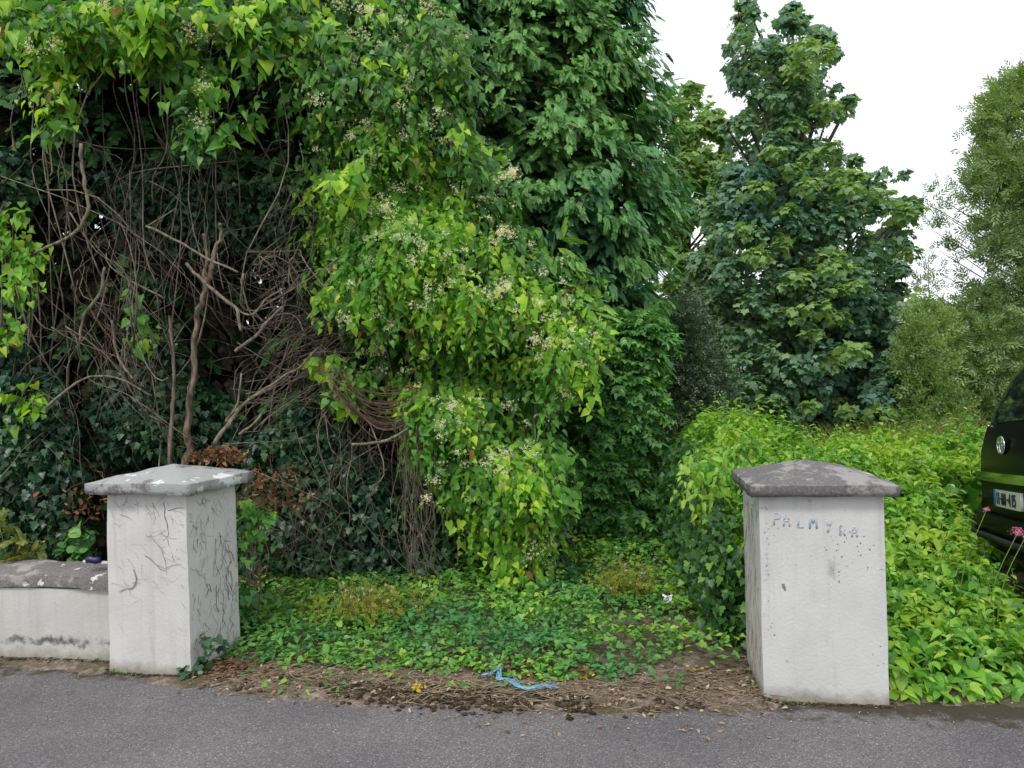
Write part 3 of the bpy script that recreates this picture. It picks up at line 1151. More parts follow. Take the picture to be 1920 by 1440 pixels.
# low wall running off to the left
bw = thing('boundary_wall', 'low white painted boundary wall with rough grey coping, left of the gate pillar', 'wall')
WRZ = R_(-10)
wl = 7.0
mesh_tris('wall_body', *rough_block(-wl, 0.03, 0, .22, -.12, .445, cell=.05, amp=.007, bev=.01, seed=31), paint_material('white_paint_wall', .3, band=True, warm=(.52, .505, .475)), bw, smooth=True)
V, T = rough_block(-wl, .03, -.022, .25, .440, .515, cell=.035, amp=.013, bev=.012, seed=41)
V[:, 2] += .03 * sm((V[:, 1] + .02) / .15) * (V[:, 2] > .47)
mesh_tris('coping', V, T, concrete_material('rough_coping', (.21, .19, .185), (.34, .31, .29), .56, (.74, .70, .64), .62), bw)
wp = np.array([cl[0], cl[1]]) - axl * (WL / 2 + .0) - ayl * (DL / 2 - .12)
bw.location = (wp[0], wp[1], 0)
bw.rotation_euler.z = WRZ


# ------------------------------------------------------------------ car (built in its own frame: x forward, y left, z up)
def make_car():
    t = thing('parked_car', 'black hatchback seen from behind at the right edge, number plate visible above the brambles', 'car')
    body = plain_mat('black_car_paint', (.005, .005, .006), .25, .15)
    body.node_tree.nodes['Principled BSDF'].inputs['IOR'].default_value = 1.22
    glass = plain_mat('dark_car_glass', (.008, .012, .012), .06, .6)
    dark = plain_mat('black_plastic', (.012, .012, .013), .55, .3)
    chrome = plain_mat('chrome', (.62, .64, .64), .16, .5, metal=1.0)
    # plan outlines stacked upwards: height, rear x, front x, half width, corner radius
    lv = [(.26, .30, 4.30, .76, .20), (.34, .12, 4.42, .82, .22), (.44, .03, 4.50, .87, .24), (.53, .01, 4.52, .89, .24), (.59, .03, 4.52, .895, .24),
          (.60, .10, 4.51, .895, .20), (.90, .10, 4.42, .905, .20), (1.0, .11, 4.20, .90, .20), (1.05, .12, 3.95, .89, .20), (1.09, .13, 3.42, .885, .20),
          (1.14, .14, 3.25, .882, .20), (1.32, .20, 2.95, .862, .20), (1.55, .31, 2.60, .81, .20), (1.70, .41, 2.38, .755, .20), (1.77, .55, 2.20, .69, .22), (1.81, .95, 1.95, .52, .25)]
    def ring(z, a, b, w_, r):
        pts = []
        for cx, cy, t0 in ((b - r, w_ - r, 0), (a + r, w_ - r, 90), (a + r, -w_ + r, 180), (b - r, -w_ + r, 270)):
            for k in range(6):
                th = R_(t0 + 90 * k / 5)
                pts.append((cx + r * math.cos(th), cy + r * math.sin(th), z))
        # extra stations along the sides
        out = []
        n = len(pts)
        for i in range(n):
            out.append(pts[i])
            p, q = pts[i], pts[(i + 1) % n]
            if math.dist(p, q) > .5:
                for k in range(1, 8):
                    f = k / 8
                    # a slightly bowed rear and nose
                    out.append(tuple(p[j] + (q[j] - p[j]) * f for j in range(3)))
        return out
    S = Soup()
    rings = [np.array(ring(*l)) for l in lv]
    for q in rings:     # bow the tail outwards across its width
        m = q[:, 0] < 1.0
        q[m, 0] -= .05 * (1 - (q[m, 1] / .9) ** 2)
    n = len(rings[0])
    V = np.concatenate(rings)
    T = []
    for l in range(len(rings) - 1):
        for j in range(n):
            a, b = l * n + j, l * n + (j + 1) % n
            T += [(a, b, b + n), (a, b + n, a + n)]
    V = np.concatenate([V, [[1.4, 0, 1.83], [2.2, 0, .24]]])
    k = len(V) - 2
    L0 = (len(rings) - 1) * n
    for j in range(n):
        T.append((L0 + j, L0 + (j + 1) % n, k))
        T.append((j, k + 1, (j + 1) % n))
    S.add(V, T)
    b = S.build('body', body, t, smooth=True)
    b.data.set_sharp_from_angle(angle=R_(32))

    def xr(z):
        zs = [l[0] for l in lv]
        return np.interp(z, zs, [l[1] for l in lv])

    def hw(z):
        return np.interp(z, [l[0] for l in lv], [l[3] for l in lv])

    def rear_panel(name, y0, y1, z0, z1, mat, proud=.012, parent=t, rows=8, cols=12, inset=0.0):
        S = Soup()
        Yv, Zv = np.meshgrid(np.linspace(0, 1, cols), np.linspace(0, 1, rows))
        Z = z0 + (z1 - z0) * Zv
        ya, yb = (y0(Z), y1(Z)) if callable(y0) else (y0, y1)
        Y = ya + (yb - ya) * Yv
        X = xr(Z) - .05 * (1 - (Y / .9) ** 2) - proud
        X = X + np.clip(np.abs(Y) - (hw(Z) - .20), 0, .2) ** 2 * 2.4
        V = np.stack([X, Y, Z], -1).reshape(-1, 3)
        V2 = V + np.array([proud + .008, 0, 0])
        i = (np.arange(rows - 1)[:, None] * cols + np.arange(cols - 1)[None]).ravel()
        T = np.concatenate([np.stack([i, i + cols + 1, i + 1], 1), np.stack([i, i + cols, i + cols + 1], 1)])
        S.add(V, T)
        idx = list(range(cols)) + [cols * r + cols - 1 for r in range(1, rows)] + [cols * (rows - 1) + c for c in range(cols - 2, -1, -1)] + [cols * r for r in range(rows - 2, 0, -1)]
        W = np.concatenate([V[idx], V2[idx]])
        m = len(idx)
        S.add(W, [q for j in range(m) for q in ((j, (j + 1) % m, m + (j + 1) % m), (j, m + (j + 1) % m, m + j))])
        return S.build(name, mat, parent, smooth=False)
    rear_panel('rear_window', lambda z: -hw(z) + .12, lambda z: hw(z) - .12, 1.22, 1.67, glass, .010)
    tg = rear_panel('tailgate', -.70, .70, .615, 1.13, body, .014)
    rear_panel('trim_strip', -.80, .80, .815, .875, chrome, .040, rows=4, cols=24)
    for sg in (-1, 1):
        tl = rear_panel('tail_light', sg * .70, sg * .868, .98, 1.22, plain_mat('smoked_red_lens', (.035, .006, .006), .12, .6, coat=1), .016)
    pb = rear_panel('number_plate', -.26, .26, .655, .765, plain_mat('plate_white', (.60, .62, .58), .4, .4), .030, rows=3, cols=8)
    rear_panel('country_band', .215, .258, .658, .762, plain_mat('plate_blue', (.02, .13, .42), .4, .4), .0325, parent=pb, rows=3, cols=3)
    # plate characters, as strips standing proud of the plate
    G = {'1': [[(.25, .8), (.5, 1), (.5, 0)]], '-': [[(.15, .5), (.75, .5)]], 'H': [[(0, 0), (0, 1)], [(.8, 0), (.8, 1)], [(0, .5), (.8, .5)]],
         'O': [[(.4, 1), (.75, .85), (.8, .5), (.75, .15), (.4, 0), (.05, .15), (0, .5), (.05, .85), (.4, 1)]],
         '4': [[(.6, 0), (.6, 1), (0, .3), (.8, .3)]], '5': [[(.75, 1), (.1, 1), (.05, .58), (.45, .65), (.8, .35), (.45, .0), (0, .08)]]}
    S = Soup()
    x = .195
    for ch in '11-HO-415':
        wd, hh = .036, .070
        for st in G[ch]:
            for a, c in zip(st[:-1], st[1:]):
                p = np.array([x - a[0] * wd, .675 + a[1] * hh])
                q = np.array([x - c[0] * wd, .675 + c[1] * hh])
                d = (q - p) / np.linalg.norm(q - p)
                nn = np.array([-d[1], d[0]]) * .0055
                e = d * .003
                pts = [p - nn - e, q - nn + e, q + nn + e, p + nn - e]
                V = [(.10 - .05 * (1 - (k[0] / .9) ** 2) - dx - .00012 * (S.n / 8 % 12), k[0], k[1]) for dx in (.0345, .031) for k in pts]
                S.add(V, [(0, 2, 1), (0, 3, 2), (0, 1, 5), (0, 5, 4), (1, 2, 6), (1, 6, 5), (2, 3, 7), (2, 7, 6), (3, 0, 4), (3, 4, 7)])
        x -= .050 if ch not in '1-' else .040
    S.build('plate_letters', plain_mat('plate_black', (.02, .02, .02), .5), pb)
    # round-edged oval badge: a chrome ring and crossing inner ovals on a dark disc
    S = Soup()
    zc, bx, by = 1.06, xr(1.06) - .05 - .034, .11
    th = np.linspace(0, 2 * math.pi, 33)
    def oval(ry, rz, dz=0, r=.0055):
        S.tube(np.stack([np.full(33, bx), by + ry * np.cos(th), zc + dz + rz * np.sin(th)], 1), r, None, 6, False)
    oval(.075, .056)
    oval(.026, .054)
    oval(.050, .020, .026)
    bd = S.build('badge', chrome, t, smooth=True)
    S = Soup()
    V = [(bx + .004, by, zc)] + [(bx + .004, by + .075 * math.cos(a), zc + .056 * math.sin(a)) for a in th[:-1]]
    S.add(V, [(0, 1 + (j + 1) % 32, 1 + j) for j in range(32)])
    S.build('badge_disc', plain_mat('badge_grey', (.30, .31, .32), .3, .5), bd)
    S = Soup()
    S.tube(curve([(.09, -.83, .47), (-.045, -.5, .46), (-.06, 0, .46), (-.045, .5, .46), (.09, .83, .47)], 24), .022, None, 6)
    S.build('bumper_ridge', dark, t, smooth=True)
    # side glass, wheels, mirrors, lamps, wiper, handles
    for sg in (-1, 1):
        S = Soup()
        for x0, x1 in ((.62, 1.45), (1.52, 2.62)):
            rows = []
            for f in np.linspace(0, 1, 5):
                z = 1.15 + f * .48
                sh0 = .22 * f if x0 < 1 else 0
                sh1 = -.42 * f if x1 > 2 else 0
                y = sg * (hw(z) + .006)
                rows.append([(x0 + sh0, y, z), (x1 + sh1 + (0 if x1 < 2 else .25), y, z)])
            V = [p for r_2 in rows for p in r_2]
            T = []
            for j in range(4):
                T += [(2 * j, 2 * j + 1, 2 * j + 3), (2 * j, 2 * j + 3, 2 * j + 2)]
            S.add(V, T)
        S.build('side_window', glass, t)
        S = Soup()
        S.box((2.75, sg * .99, 1.16), (.12, .20, .14))
        S.build('wing_mirror', body, t)
        S = Soup()
        S.box((4.44, sg * .66, .80), (.10, .32, .14))
        S.build('headlight', glass, t)
        for wx in (.80, 3.55):
            S = Soup()
            S.tube([(wx, sg * .74, .33), (wx, sg * .76, .33), (wx, sg * .90, .33), (wx, sg * .915, .33)], [.30, .33, .33, .30], None, 28)
            wh = S.build('wheel', plain_mat('tyre', (.02, .02, .02), .8), t)
            S = Soup()
            S.tube([(wx, sg * .90, .33), (wx, sg * .922, .33)], [.21, .20], None, 20)
            S.build('rim', chrome, wh)
    S = Soup()
    S.tube([(.22, .05, 1.21), (.27, -.25, 1.30), (.29, -.40, 1.36)], .008, .005, 5)
    S.build('rear_wiper', dark, t)
    S = Soup()
    S.tube(curve([(.40, -.64, 1.715), (.34, -.3, 1.745), (.33, 0, 1.75), (.34, .3, 1.745), (.40, .64, 1.715)], 16), .028, None, 8)
    S.build('roof_spoiler', body, t)
    return t


car = make_car()
CA = R_(-17)
# left rear corner stands behind the brambles at the right edge of the view
pc = at(1893, 930, 4.85)
car.location = (pc[0] - .04, pc[1] - .02, .065)
car.rotation_euler = (R_(-5), 0, CA)


# ------------------------------------------------------------------ trees and shrubs
def conifer(ax, ay, z0, z1, Rf, nb, rng, S, Sb, Slimb, size=(.20, .30), per=22, L=(.5, .85), face=.75, deadfrac=0.0, cull=None, tm=None):
    """limbs out of a trunk line, each ending in a drooping fan of flat sprays"""
    P, TI, NR, SZ, KI = [], [], [], [], []
    for b in range(nb):
        z = z0 + (z1 - z0) * rng.random()
        a = rng.uniform(math.pi, 2 * math.pi) if rng.random() < face else rng.uniform(0, math.pi)
        o = np.array([math.cos(a), math.sin(a), 0])
        R = Rf(z) * (rng.uniform(.93, 1.08) if rng.random() < .7 else rng.uniform(.55, .95))
        l = rng.uniform(*L)
        tip0 = np.array([ax, ay, z]) + o * R
        st = tip0 - o * l + np.array([0, 0, .05 * l])
        side = np.array([-o[1], o[0], 0])
        slope = rng.uniform(-.15, .55)
        if cull is not None and cull(tip0):
            continue
        for j in range(per):
            t = (j + .5) / per
            sg = 1 if j % 2 else -1
            sp = (1 - t) * .95 + .12
            p = st + o * l * t + np.array([0, 0, slope * l * t - rng.uniform(.1, .42) * l * t * t]) + side * sg * l * .20 * (1 - t) * rng.random()
            tipd = o * (1 - .35 * sp) + side * sg * sp * rng.uniform(.5, 1.1) + np.array([0, 0, -.10 - .60 * t + rng.normal(0, .38)])
            P.append(p)
            TI.append(tipd)
            NR.append(UP * .75 + o * .75 + rng.normal(0, .28, 3))
            SZ.append(rng.uniform(*size) * (1.1 - .35 * t))
            KI.append(rng.random() < deadfrac)
        if Slimb is not None and rng.random() < .25:
            c0 = np.array([ax, ay, z - .25])
            Slimb.tube(curve([c0, (c0 + st) / 2 + np.array([0, 0, .08]), st, tip0 - o * .1], 7), .022, .005, 4)
    P, TI, NR, SZ, KI = map(np.array, (P, TI, NR, SZ, KI))
    P = P + RNG.normal(0, .035, P.shape)
    which = RNG.integers(0, 3, len(P))
    for k in range(3):
        m = (which == k) & ~KI
        S.scatter((tm or FRONDS)[k], P[m], frames(TI[m], NR[m]), SZ[m])
        if Sb is not None:
            m = (which == k) & KI
            Sb.scatter((tm or FRONDS)[k], P[m], frames(TI[m], NR[m]), SZ[m])


def trunk(S, pts, r0, r1, n=14, sides=9):
    S.tube(curve(pts, n), np.linspace(r0, r1, n) * (1 + .08 * np.sin(np.arange(n) * 1.7)), None, sides)


# main cypress in the middle
t = thing('cypress_tree', 'tall green cypress with drooping feathery sprays, right of the flowering vine', 'conifer')
AX, AY = at(1010, 700, 8.5)[0], 8.5
RF = lambda z: np.interp(z, [0, 1.0, 1.6, 2.4, 3.2, 4.0, 4.8, 5.6, 6.6, 8.2], [.95, 1.15, 1.28, 1.45, 1.62, 1.60, 1.50, 1.30, 1.0, .3])
HOL = [(at(1130, 440, 7.1), .34), (at(1015, 180, 7.0), .36), (at(1060, 60, 7.0), .25), (at(1170, 330, 7.2), .22), (at(1180, 560, 7.2), .28), (at(1000, 400, 6.9), .3), (at(1230, 250, 7.6), .2)]


def hollow(p):
    return any(np.linalg.norm((p - c_) * np.array([1, .35, 1])) < r_ * .72 for c_, r_ in HOL)


S, Sb, Sl = Soup(), Soup(), Soup()
conifer(AX, AY, .3, 7.8, RF, 1150, np.random.default_rng(11), S, Sb, Sl, deadfrac=.015, size=(.10, .21), per=34, face=.8, L=(.35, .80), cull=hollow)
conifer(AX, AY, .3, 7.4, lambda z: RF(z) * .72, 520, np.random.default_rng(12), S, Sb, None, deadfrac=.10, per=13, size=(.28, .42), tm=LOWF, cull=hollow)
S.build('crown', M['cypress'], t)
Sb.build('dead_sprays', M['cypress_dead'], t)
trunk(Sl, [(AX, AY, -.1), (AX + .05, AY, 2), (AX, AY, 5), (AX, AY, 7.9)], .17, .02)
Sl.build('trunk', M['bark'], t)

# darker cypress behind the vine, left of it
t = thing('cypress_tree', 'dark cypress half hidden behind the top of the flowering vine', 'conifer')
AX2, AY2 = at(690, 300, 7.6)[0], 7.7
RF2 = lambda z: np.interp(z, [0, 1.0, 2.4, 3.6, 5.2, 7.8], [1.0, 1.2, 1.35, 1.4, 1.3, .3])
S, Sb, Sl = Soup(), Soup(), Soup()
conifer(AX2, AY2, .3, 2.9, RF2, 200, np.random.default_rng(21), S, Sb, Sl, deadfrac=.6, per=14, size=(.24, .34), tm=LOWF)
conifer(AX2, AY2, 2.9, 7.4, RF2, 520, np.random.default_rng(22), S, Sb, Sl, deadfrac=.10, per=22, size=(.16, .26))
conifer(AX2, AY2, .2, 7.0, lambda z: .75, 170, np.random.default_rng(23), S, Sb, None, deadfrac=.7, per=12, size=(.30, .44), tm=LOWF)
S.build('crown', M['cypress_dark'], t)
Sb.build('dead_sprays', M['cypress_dead'], t)
trunk(Sl, [(AX2, AY2, -.1), (AX2 + .05, AY2, 2), (AX2, AY2, 5), (AX2, AY2, 7.4)], .15, .02)
Sl.build('trunk', M['bark'], t)

for k, (uu, yy, lab) in enumerate([(330, 7.6, 'bare-bottomed dark cypress standing behind the tangle over the left gate pillar'), (-60, 7.3, 'browning cypress at the far left edge behind the low wall'), (-700, 7.8, 'dark cypress beyond the left edge behind the low wall')]):
    t = thing('cypress_tree', lab, 'conifer')
    a = at(uu, 500, yy)[0]
    S, Sb, Sl = Soup(), Soup(), Soup()
    conifer(a, yy, .2, 3.4, lambda z: 1.25, 190, np.random.default_rng(31 + k), S, Sb, Sl, deadfrac=.72, per=13, size=(.24, .36), L=(.5, 1.0), tm=LOWF)
    conifer(a, yy, 3.4, 7.4, lambda z: np.interp(z, [3, 5, 7.6], [1.45, 1.35, .3]), 250, np.random.default_rng(41 + k), S, Sb, Sl, deadfrac=.25, per=14, size=(.26, .36), tm=LOWF)
    conifer(a, yy, .2, 7.0, lambda z: .8, 170, np.random.default_rng(51 + k), S, Sb, None, deadfrac=.8, per=12, size=(.30, .44), tm=LOWF)
    S.build('crown', M['cypress_dark'], t)
    Sb.build('dead_sprays', M['cypress_dead'], t)
    trunk(Sl, [(a, yy, -.1), (a + .05, yy, 2), (a, yy, 5), (a, yy, 7.4)], .14, .02)
    Sl.build('trunk', M['bark'], t)

# sycamore
t = thing('sycamore_tree', 'tall sycamore tinted blue-green for haze, with a ragged double top, behind the bramble thicket', 'tree')
SY = 12.0
poly_s = [(1358, 95), (1375, 60), (1390, -10), (1415, 0), (1425, 40), (1440, 75), (1452, 60), (1465, 15), (1500, 5), (1512, 40), (1545, 55), (1575, 90), (1562, 120), (1545, 150), (1600, 185), (1598, 215), (1555, 225), (1535, 262), (1575, 290), (1610, 285), (1612, 322), (1645, 345), (1700, 318), (1662, 372), (1735, 372), (1705, 440), (1690, 540), (1700, 620), (1745, 740), (1760, 850), (1300, 850), (1330, 700), (1300, 560), (1290, 430), (1340, 330), (1350, 250), (1385, 200), (1365, 150)]
S, Sd, Sl = Soup(), Soup(), Soup()
C1 = clump_mass(S, poly_s, SY, 1.7, 190, 560, (.12, .34), 78, PALM, (.045, .10), margin=3, gap=.30, shell=.15, droop=.5, flat=.6, front=.55, upn=1.0, jitter=.3)
clump_mass(S, poly_s, SY + .4, 1.0, 170, 90, (.35, .55), 70, PALM, (.09, .15), margin=40, droop=.5, flat=.8, front=.2)
# ragged shoots standing out of the outline
for (u, v) in [(1395, 20), (1380, 70), (1480, 25), (1510, 40), (1560, 105), (1590, 200), (1565, 215), (1600, 300), (1660, 330), (1690, 330), (1700, 380), (1720, 390), (1690, 420), (1650, 345), (1575, 170), (1540, 60), (1365, 100), (1640, 400), (1440, 90)]:
    c = at(u, v, SY - .2)[None] + rnd(1, .05)
    clump_mass(S, None, SY, 1, 1, 1, (.08, .17), 24, PALM, (.06, .11), centres=c, droop=.6, flat=.7, upn=.9)
u, v, d = inside([(1370, 20), (1560, 90), (1560, 330), (1380, 330)], 60)
sp = at(u, v, SY - 1.0 + RNG.uniform(-.3, .5, len(u)))
idx = np.repeat(np.arange(len(sp)), 16)
Sd.scatter(NARROW, sp[idx] + rnd(len(idx), .06), frames(rnd(len(idx), .5) + np.array([0, 0, -1]), rdirs(len(idx))), RNG.uniform(.04, .07, len(idx)))
S2 = Soup()  # paler clumps paint light catching parts of the crown
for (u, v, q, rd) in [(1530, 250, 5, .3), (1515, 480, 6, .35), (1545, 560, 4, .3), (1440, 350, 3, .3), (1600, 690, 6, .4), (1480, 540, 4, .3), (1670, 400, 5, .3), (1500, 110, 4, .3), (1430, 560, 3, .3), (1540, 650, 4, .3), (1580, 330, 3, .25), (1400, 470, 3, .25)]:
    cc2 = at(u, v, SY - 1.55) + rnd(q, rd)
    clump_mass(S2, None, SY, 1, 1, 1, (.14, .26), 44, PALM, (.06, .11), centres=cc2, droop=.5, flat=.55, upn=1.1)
S2.build('lit_clumps', M['maple'], t)
S.build('crown', M['syc'], t)
Sd.build('seed_bunches', M['sycseed'], t)
b0 = at(1500, 800, SY)
tx = b0[0]
trunk(Sl, [(tx, SY, -.1), (tx + .1, SY, 2.0), at(1480, 380, SY), at(1470, 100, SY)], .24, .03, 18, 10)
for cc in C1[::5]:
    k = np.array([tx + .05, SY, max(.8, cc[2] - 1.0 - abs(cc[0] - tx) * .5)])
    Sl.tube(curve([k, (k + cc) / 2 + np.array([0, 0, -.05]), cc], 7), .045, .010, 5)
Sl.build('trunk', M['bark'], t)

# lighter tree between cypress and sycamore
t = thing('maple_tree', 'pale green maple filling the gap between the cypress and the sycamore', 'tree')
poly_m = [(1235, 170), (1260, 180), (1300, 135), (1320, 165), (1350, 210), (1370, 300), (1370, 600), (1350, 760), (1200, 760), (1180, 400), (1200, 200)]
S, Sl = Soup(), Soup()
CM = clump_mass(S, poly_m, 14.5, 1.0, 90, 230, (.16, .36), 52, PALM, (.08, .14), margin=5, shell=.3, droop=.5, flat=.6, upn=.9)
S.build('crown', M['maple'], t)
bx = at(1290, 700, 14.5)[0]
trunk(Sl, [(bx, 14.5, -.1), (bx, 14.5, 3), at(1295, 250, 14.5)], .15, .03)
for cc in CM[::6]:
    k = np.array([bx, 14.5, max(.8, cc[2] - .8)])
    Sl.tube(curve([k, (k + cc) / 2, cc], 6), .03, .008, 4)
Sl.build('trunk', M['bark'], t)

# willow at the right
t = thing('willow_tree', 'tall grey-green willow with fine leaves at the right edge', 'tree')
WY = 11.5
poly_w = [(1930, 130), (1880, 165), (1850, 205), (1835, 300), (1808, 350), (1812, 440), (1795, 500), (1790, 560), (1752, 590), (1745, 640), (1700, 690), (1720, 860), (2350, 860), (2350, 200), (2150, 60), (2000, 60)]
S, Sl = Soup(), Soup()
CW = clump_mass(S, poly_w, WY, 1.6, 200, 620, (.16, .34), 52, TWIG, (.15, .25), margin=5, droop=-.1, flat=1.0, front=.6, upn=.3, jitter=.5, gap=.27, shell=.2)
u, v = np.array([1735, 1750, 1765, 1745, 1775, 1790, 1760, 1800, 1815, 1825, 1840, 1860, 1880, 1760, 1730, 1745, 1830]), np.array([380, 365, 400, 430, 440, 470, 470, 350, 270, 240, 215, 180, 160, 510, 540, 560, 330])
cc = at(u, v, WY - .1)
clump_mass(S, None, WY, 1, 1, 1, (.10, .20), 12, TWIG, (.14, .22), centres=cc, droop=-.2, upn=.3, jitter=.5)
S.build('crown', M['willow'], t)
wx = at(2060, 700, WY)[0]
trunk(Sl, [(wx, WY, -.1), (wx - .1, WY, 2.0), (wx, WY, 4.2), (wx + .1, WY, 6.2)], .2, .03)
for c_ in list(CW[::8]) + list(cc):
    k = np.array([wx, WY, max(.8, c_[2] - 1.3)])
    Sl.tube(curve([k, (k + c_) / 2 + np.array([0, 0, -.1]), c_], 8), .03, .005, 4)
Sl.build('trunk', M['bark'], t)

# small pale shrub where the sycamore and willow meet
t = thing('pale_shrub', 'pale yellow-green bush between the sycamore and the willow', 'bush')
S, Sl = Soup(), Soup()
poly_y = [(1690, 640), (1705, 590), (1725, 600), (1740, 570), (1755, 600), (1775, 590), (1790, 650), (1830, 700), (1850, 860), (1660, 860), (1700, 760)]
CY = clump_mass(S, poly_y, 10.5, .6, 70, 150, (.08, .26), 26, OTWIG, (.12, .20), margin=2, droop=-.4, upn=.6, shell=.2)
for (u, v) in [(1740, 480), (1738, 500), (1745, 530), (1725, 560), (1770, 545), (1712, 545)]:
    clump_mass(S, None, 10.5, 1, 1, 1, (.05, .12), 8, OTWIG, (.10, .15), centres=at(u, v, 10.5)[None], droop=-.5)
S.build('foliage', M['yshrub'], t)
bx = at(1750, 800, 10.5)[0]
for cc in list(CY[::5]) + [at(1740, 485, 10.5), at(1770, 545, 10.5)]:
    Sl.tube(curve([(bx, 10.5, 0), ((bx + cc[0]) / 2, 10.5, cc[2] * .6), cc], 6), .02, .004, 4)
Sl.build('branches', M['bark'], t)

# holly-like shrub in front of the sycamore
t = thing('holly_bush', 'small-leaved grey-green holly bush between the cypress and the sycamore', 'bush')
S, Sl = Soup(), Soup()
poly_h = [(1250, 560), (1290, 545), (1330, 600), (1345, 680), (1380, 700), (1350, 780), (1310, 850), (1200, 870), (1215, 700)]
CH = clump_mass(S, poly_h, 9.3, .5, 60, 95, (.14, .26), 52, OTWIG, (.10, .16), margin=8, droop=.1, upn=.5)
S.build('foliage', M['holly'], t)
bx = at(1275, 800, 9.3)[0]
for cc in CH[::4]:
    Sl.tube(curve([(bx, 9.3, 0), ((bx + cc[0]) / 2, 9.3, cc[2] * .6), cc], 6), .018, .004, 4)
Sl.build('branches', M['bark'], t)

# pinnate bush low in the opening
t = thing('elder_bush', 'mid-green bush with leaflets in pairs, low in the dark opening beyond the entrance', 'bush')
S, Sl = Soup(), Soup()
poly_e = [(1060, 850), (1110, 840), (1150, 850), (1200, 880), (1230, 920), (1240, 970), (1200, 1010), (1100, 1010), (1060, 980)]
CE = clump_mass(S, poly_e, 7.3, .5, 70, 80, (.10, .24), 20, PINNATE, (.11, .20), margin=12, droop=.35, upn=1.2)
S.build('foliage', M['elder'], t)
bx = at(1140, 1000, 7.4)[0]
for cc in CE[::3]:
    Sl.tube(curve([(bx, 7.5, 0), ((bx + cc[0]) / 2, 7.45, cc[2] * .6), cc], 6), .012, .004, 4)
Sl.build('branches', M['bark'], t)

# leafy bush under the cypress on its right side
t = thing('leafy_bush', 'fresh green leafy bush growing up the lower right side of the cypress', 'bush')
S, Sl = Soup(), Soup()
poly_l = [(1130, 600), (1200, 590), (1250, 570), (1250, 640), (1225, 700), (1240, 780), (1220, 850), (1120, 860), (1080, 800), (1110, 700)]
CL = clump_mass(S, poly_l, 7.4, .45, 60, 110, (.10, .24), 22, PINNATE, (.10, .19), margin=8, droop=.4, upn=1.1)
S.build('foliage', M['elder'], t)
bx = at(1150, 1000, 7.5)[0]
for cc in CL[::4]:
    Sl.tube(curve([(bx, 7.7, 0), ((bx + cc[0]) / 2, 7.6, cc[2] * .6), cc], 6), .016, .004, 4)
Sl.build('branches', M['bark'], t)

# distant hedge closing the view
t = thing('far_hedge', 'distant dark hedge seen through the gaps between the trees', 'hedge')
S, Sl = Soup(), Soup()
xs_ = RNG.uniform(-22, 24, 900)
c = np.stack([xs_, 21 + RNG.uniform(-1, 1, 900), RNG.uniform(.2, 3.3, 900)], 1)
clump_mass(S, None, 21, 1, 1, 1, (.5, .8), 26, HEART, (.25, .4), centres=c)
S.build('foliage', M['willow'], t)
for x_ in np.arange(-21, 24, 1.5):
    Sl.tube([(x_, 21, -.1), (x_ + .1, 21, 2.6)], .06, .02, 5)
Sl.build('stems', M['bark'], t)


# ------------------------------------------------------------------ climbing vine, ivy, dead stems
def surf(poly, n, Yc, thick, R, relief=.18, seed=0, margin=0, rscale=2.2):
    """points on the rounded, uneven front surface of a foliage mass"""
    u, v, d = inside(poly, n, margin)
    prof = np.sqrt(np.clip(1 - (1 - np.minimum(d / R, 1)) ** 2, .0, 1))
    P0 = at(u, v, np.full(len(u), Yc))
    Y = Yc - thick * prof - relief * (vnoise(P0, rscale, seed) - .5) * 2 + RNG.uniform(0, .12, len(u))
    return at(u, v, Y)


VINE = [(600, 330), (640, 250), (700, 215), (760, 230), (830, 290), (930, 330), (980, 420), (1060, 450), (1120, 530), (1135, 610), (1105, 690), (1065, 745), (1040, 790), (1055, 880), (1062, 960), (1045, 1040), (985, 1105), (940, 1080), (890, 1020), (850, 950), (805, 920), (785, 860), (765, 790), (735, 730), (690, 680), (640, 640), (615, 560), (605, 470), (610, 400)]
VTOP = [(560, -60), (830, -60), (850, 60), (900, 60), (880, 120), (840, 180), (880, 240), (940, 300), (900, 330), (830, 290), (760, 240), (700, 215), (640, 250), (600, 330), (570, 240), (540, 120)]
VMID = [(940, 440), (1060, 450), (1120, 530), (1135, 610), (1105, 690), (1030, 700), (960, 640)]
t = thing('flowering_vine', 'bright yellow-green vine with heart-shaped leaves and cream flowers, middle of the hedge', 'climbing plant')
S, Sd, Sf, Ss = Soup(), Soup(), Soup(), Soup()
# inner leaves and woody support behind the bright outer shoots
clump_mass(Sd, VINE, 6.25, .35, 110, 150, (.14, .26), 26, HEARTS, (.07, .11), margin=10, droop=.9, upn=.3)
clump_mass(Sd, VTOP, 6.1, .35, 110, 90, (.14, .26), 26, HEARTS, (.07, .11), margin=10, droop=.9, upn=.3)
bright = [([(605, 330), (720, 260), (800, 300), (860, 420), (840, 560), (700, 590), (620, 560), (605, 420)], 250),
          ([(640, 250), (740, 215), (830, 290), (930, 400), (900, 470), (800, 420), (700, 330)], 60),
          ([(760, 560), (940, 520), (945, 700), (900, 740), (790, 700)], 120),
          ([(790, 840), (1040, 820), (1056, 900), (1042, 1020), (1000, 1075), (930, 1050), (850, 950)], 150),
          ([(730, 700), (900, 700), (950, 830), (780, 850)], 90),
          ([(930, 480), (1110, 520), (1120, 640), (1040, 760), (940, 700)], 130)]
for k, (pg, n) in enumerate(bright):
    st = surf(pg, int(n * 1.25), 6.0, .42, 100, .34, 3)
    strands(S, st, (.12, .40), .045, HEARTS, (.048, .095), stems=Ss)
st = surf(VINE, 130, 6.02, .40, 100, .3, 3)
strands(Sd, st, (.15, .4), .055, HEARTS, (.055, .095), stems=Ss)
st = surf(VINE, 90, 5.98, .40, 100, .3, 3)
strands(S, st, (.15, .5), .045, HEARTS, (.048, .09), stems=Ss)
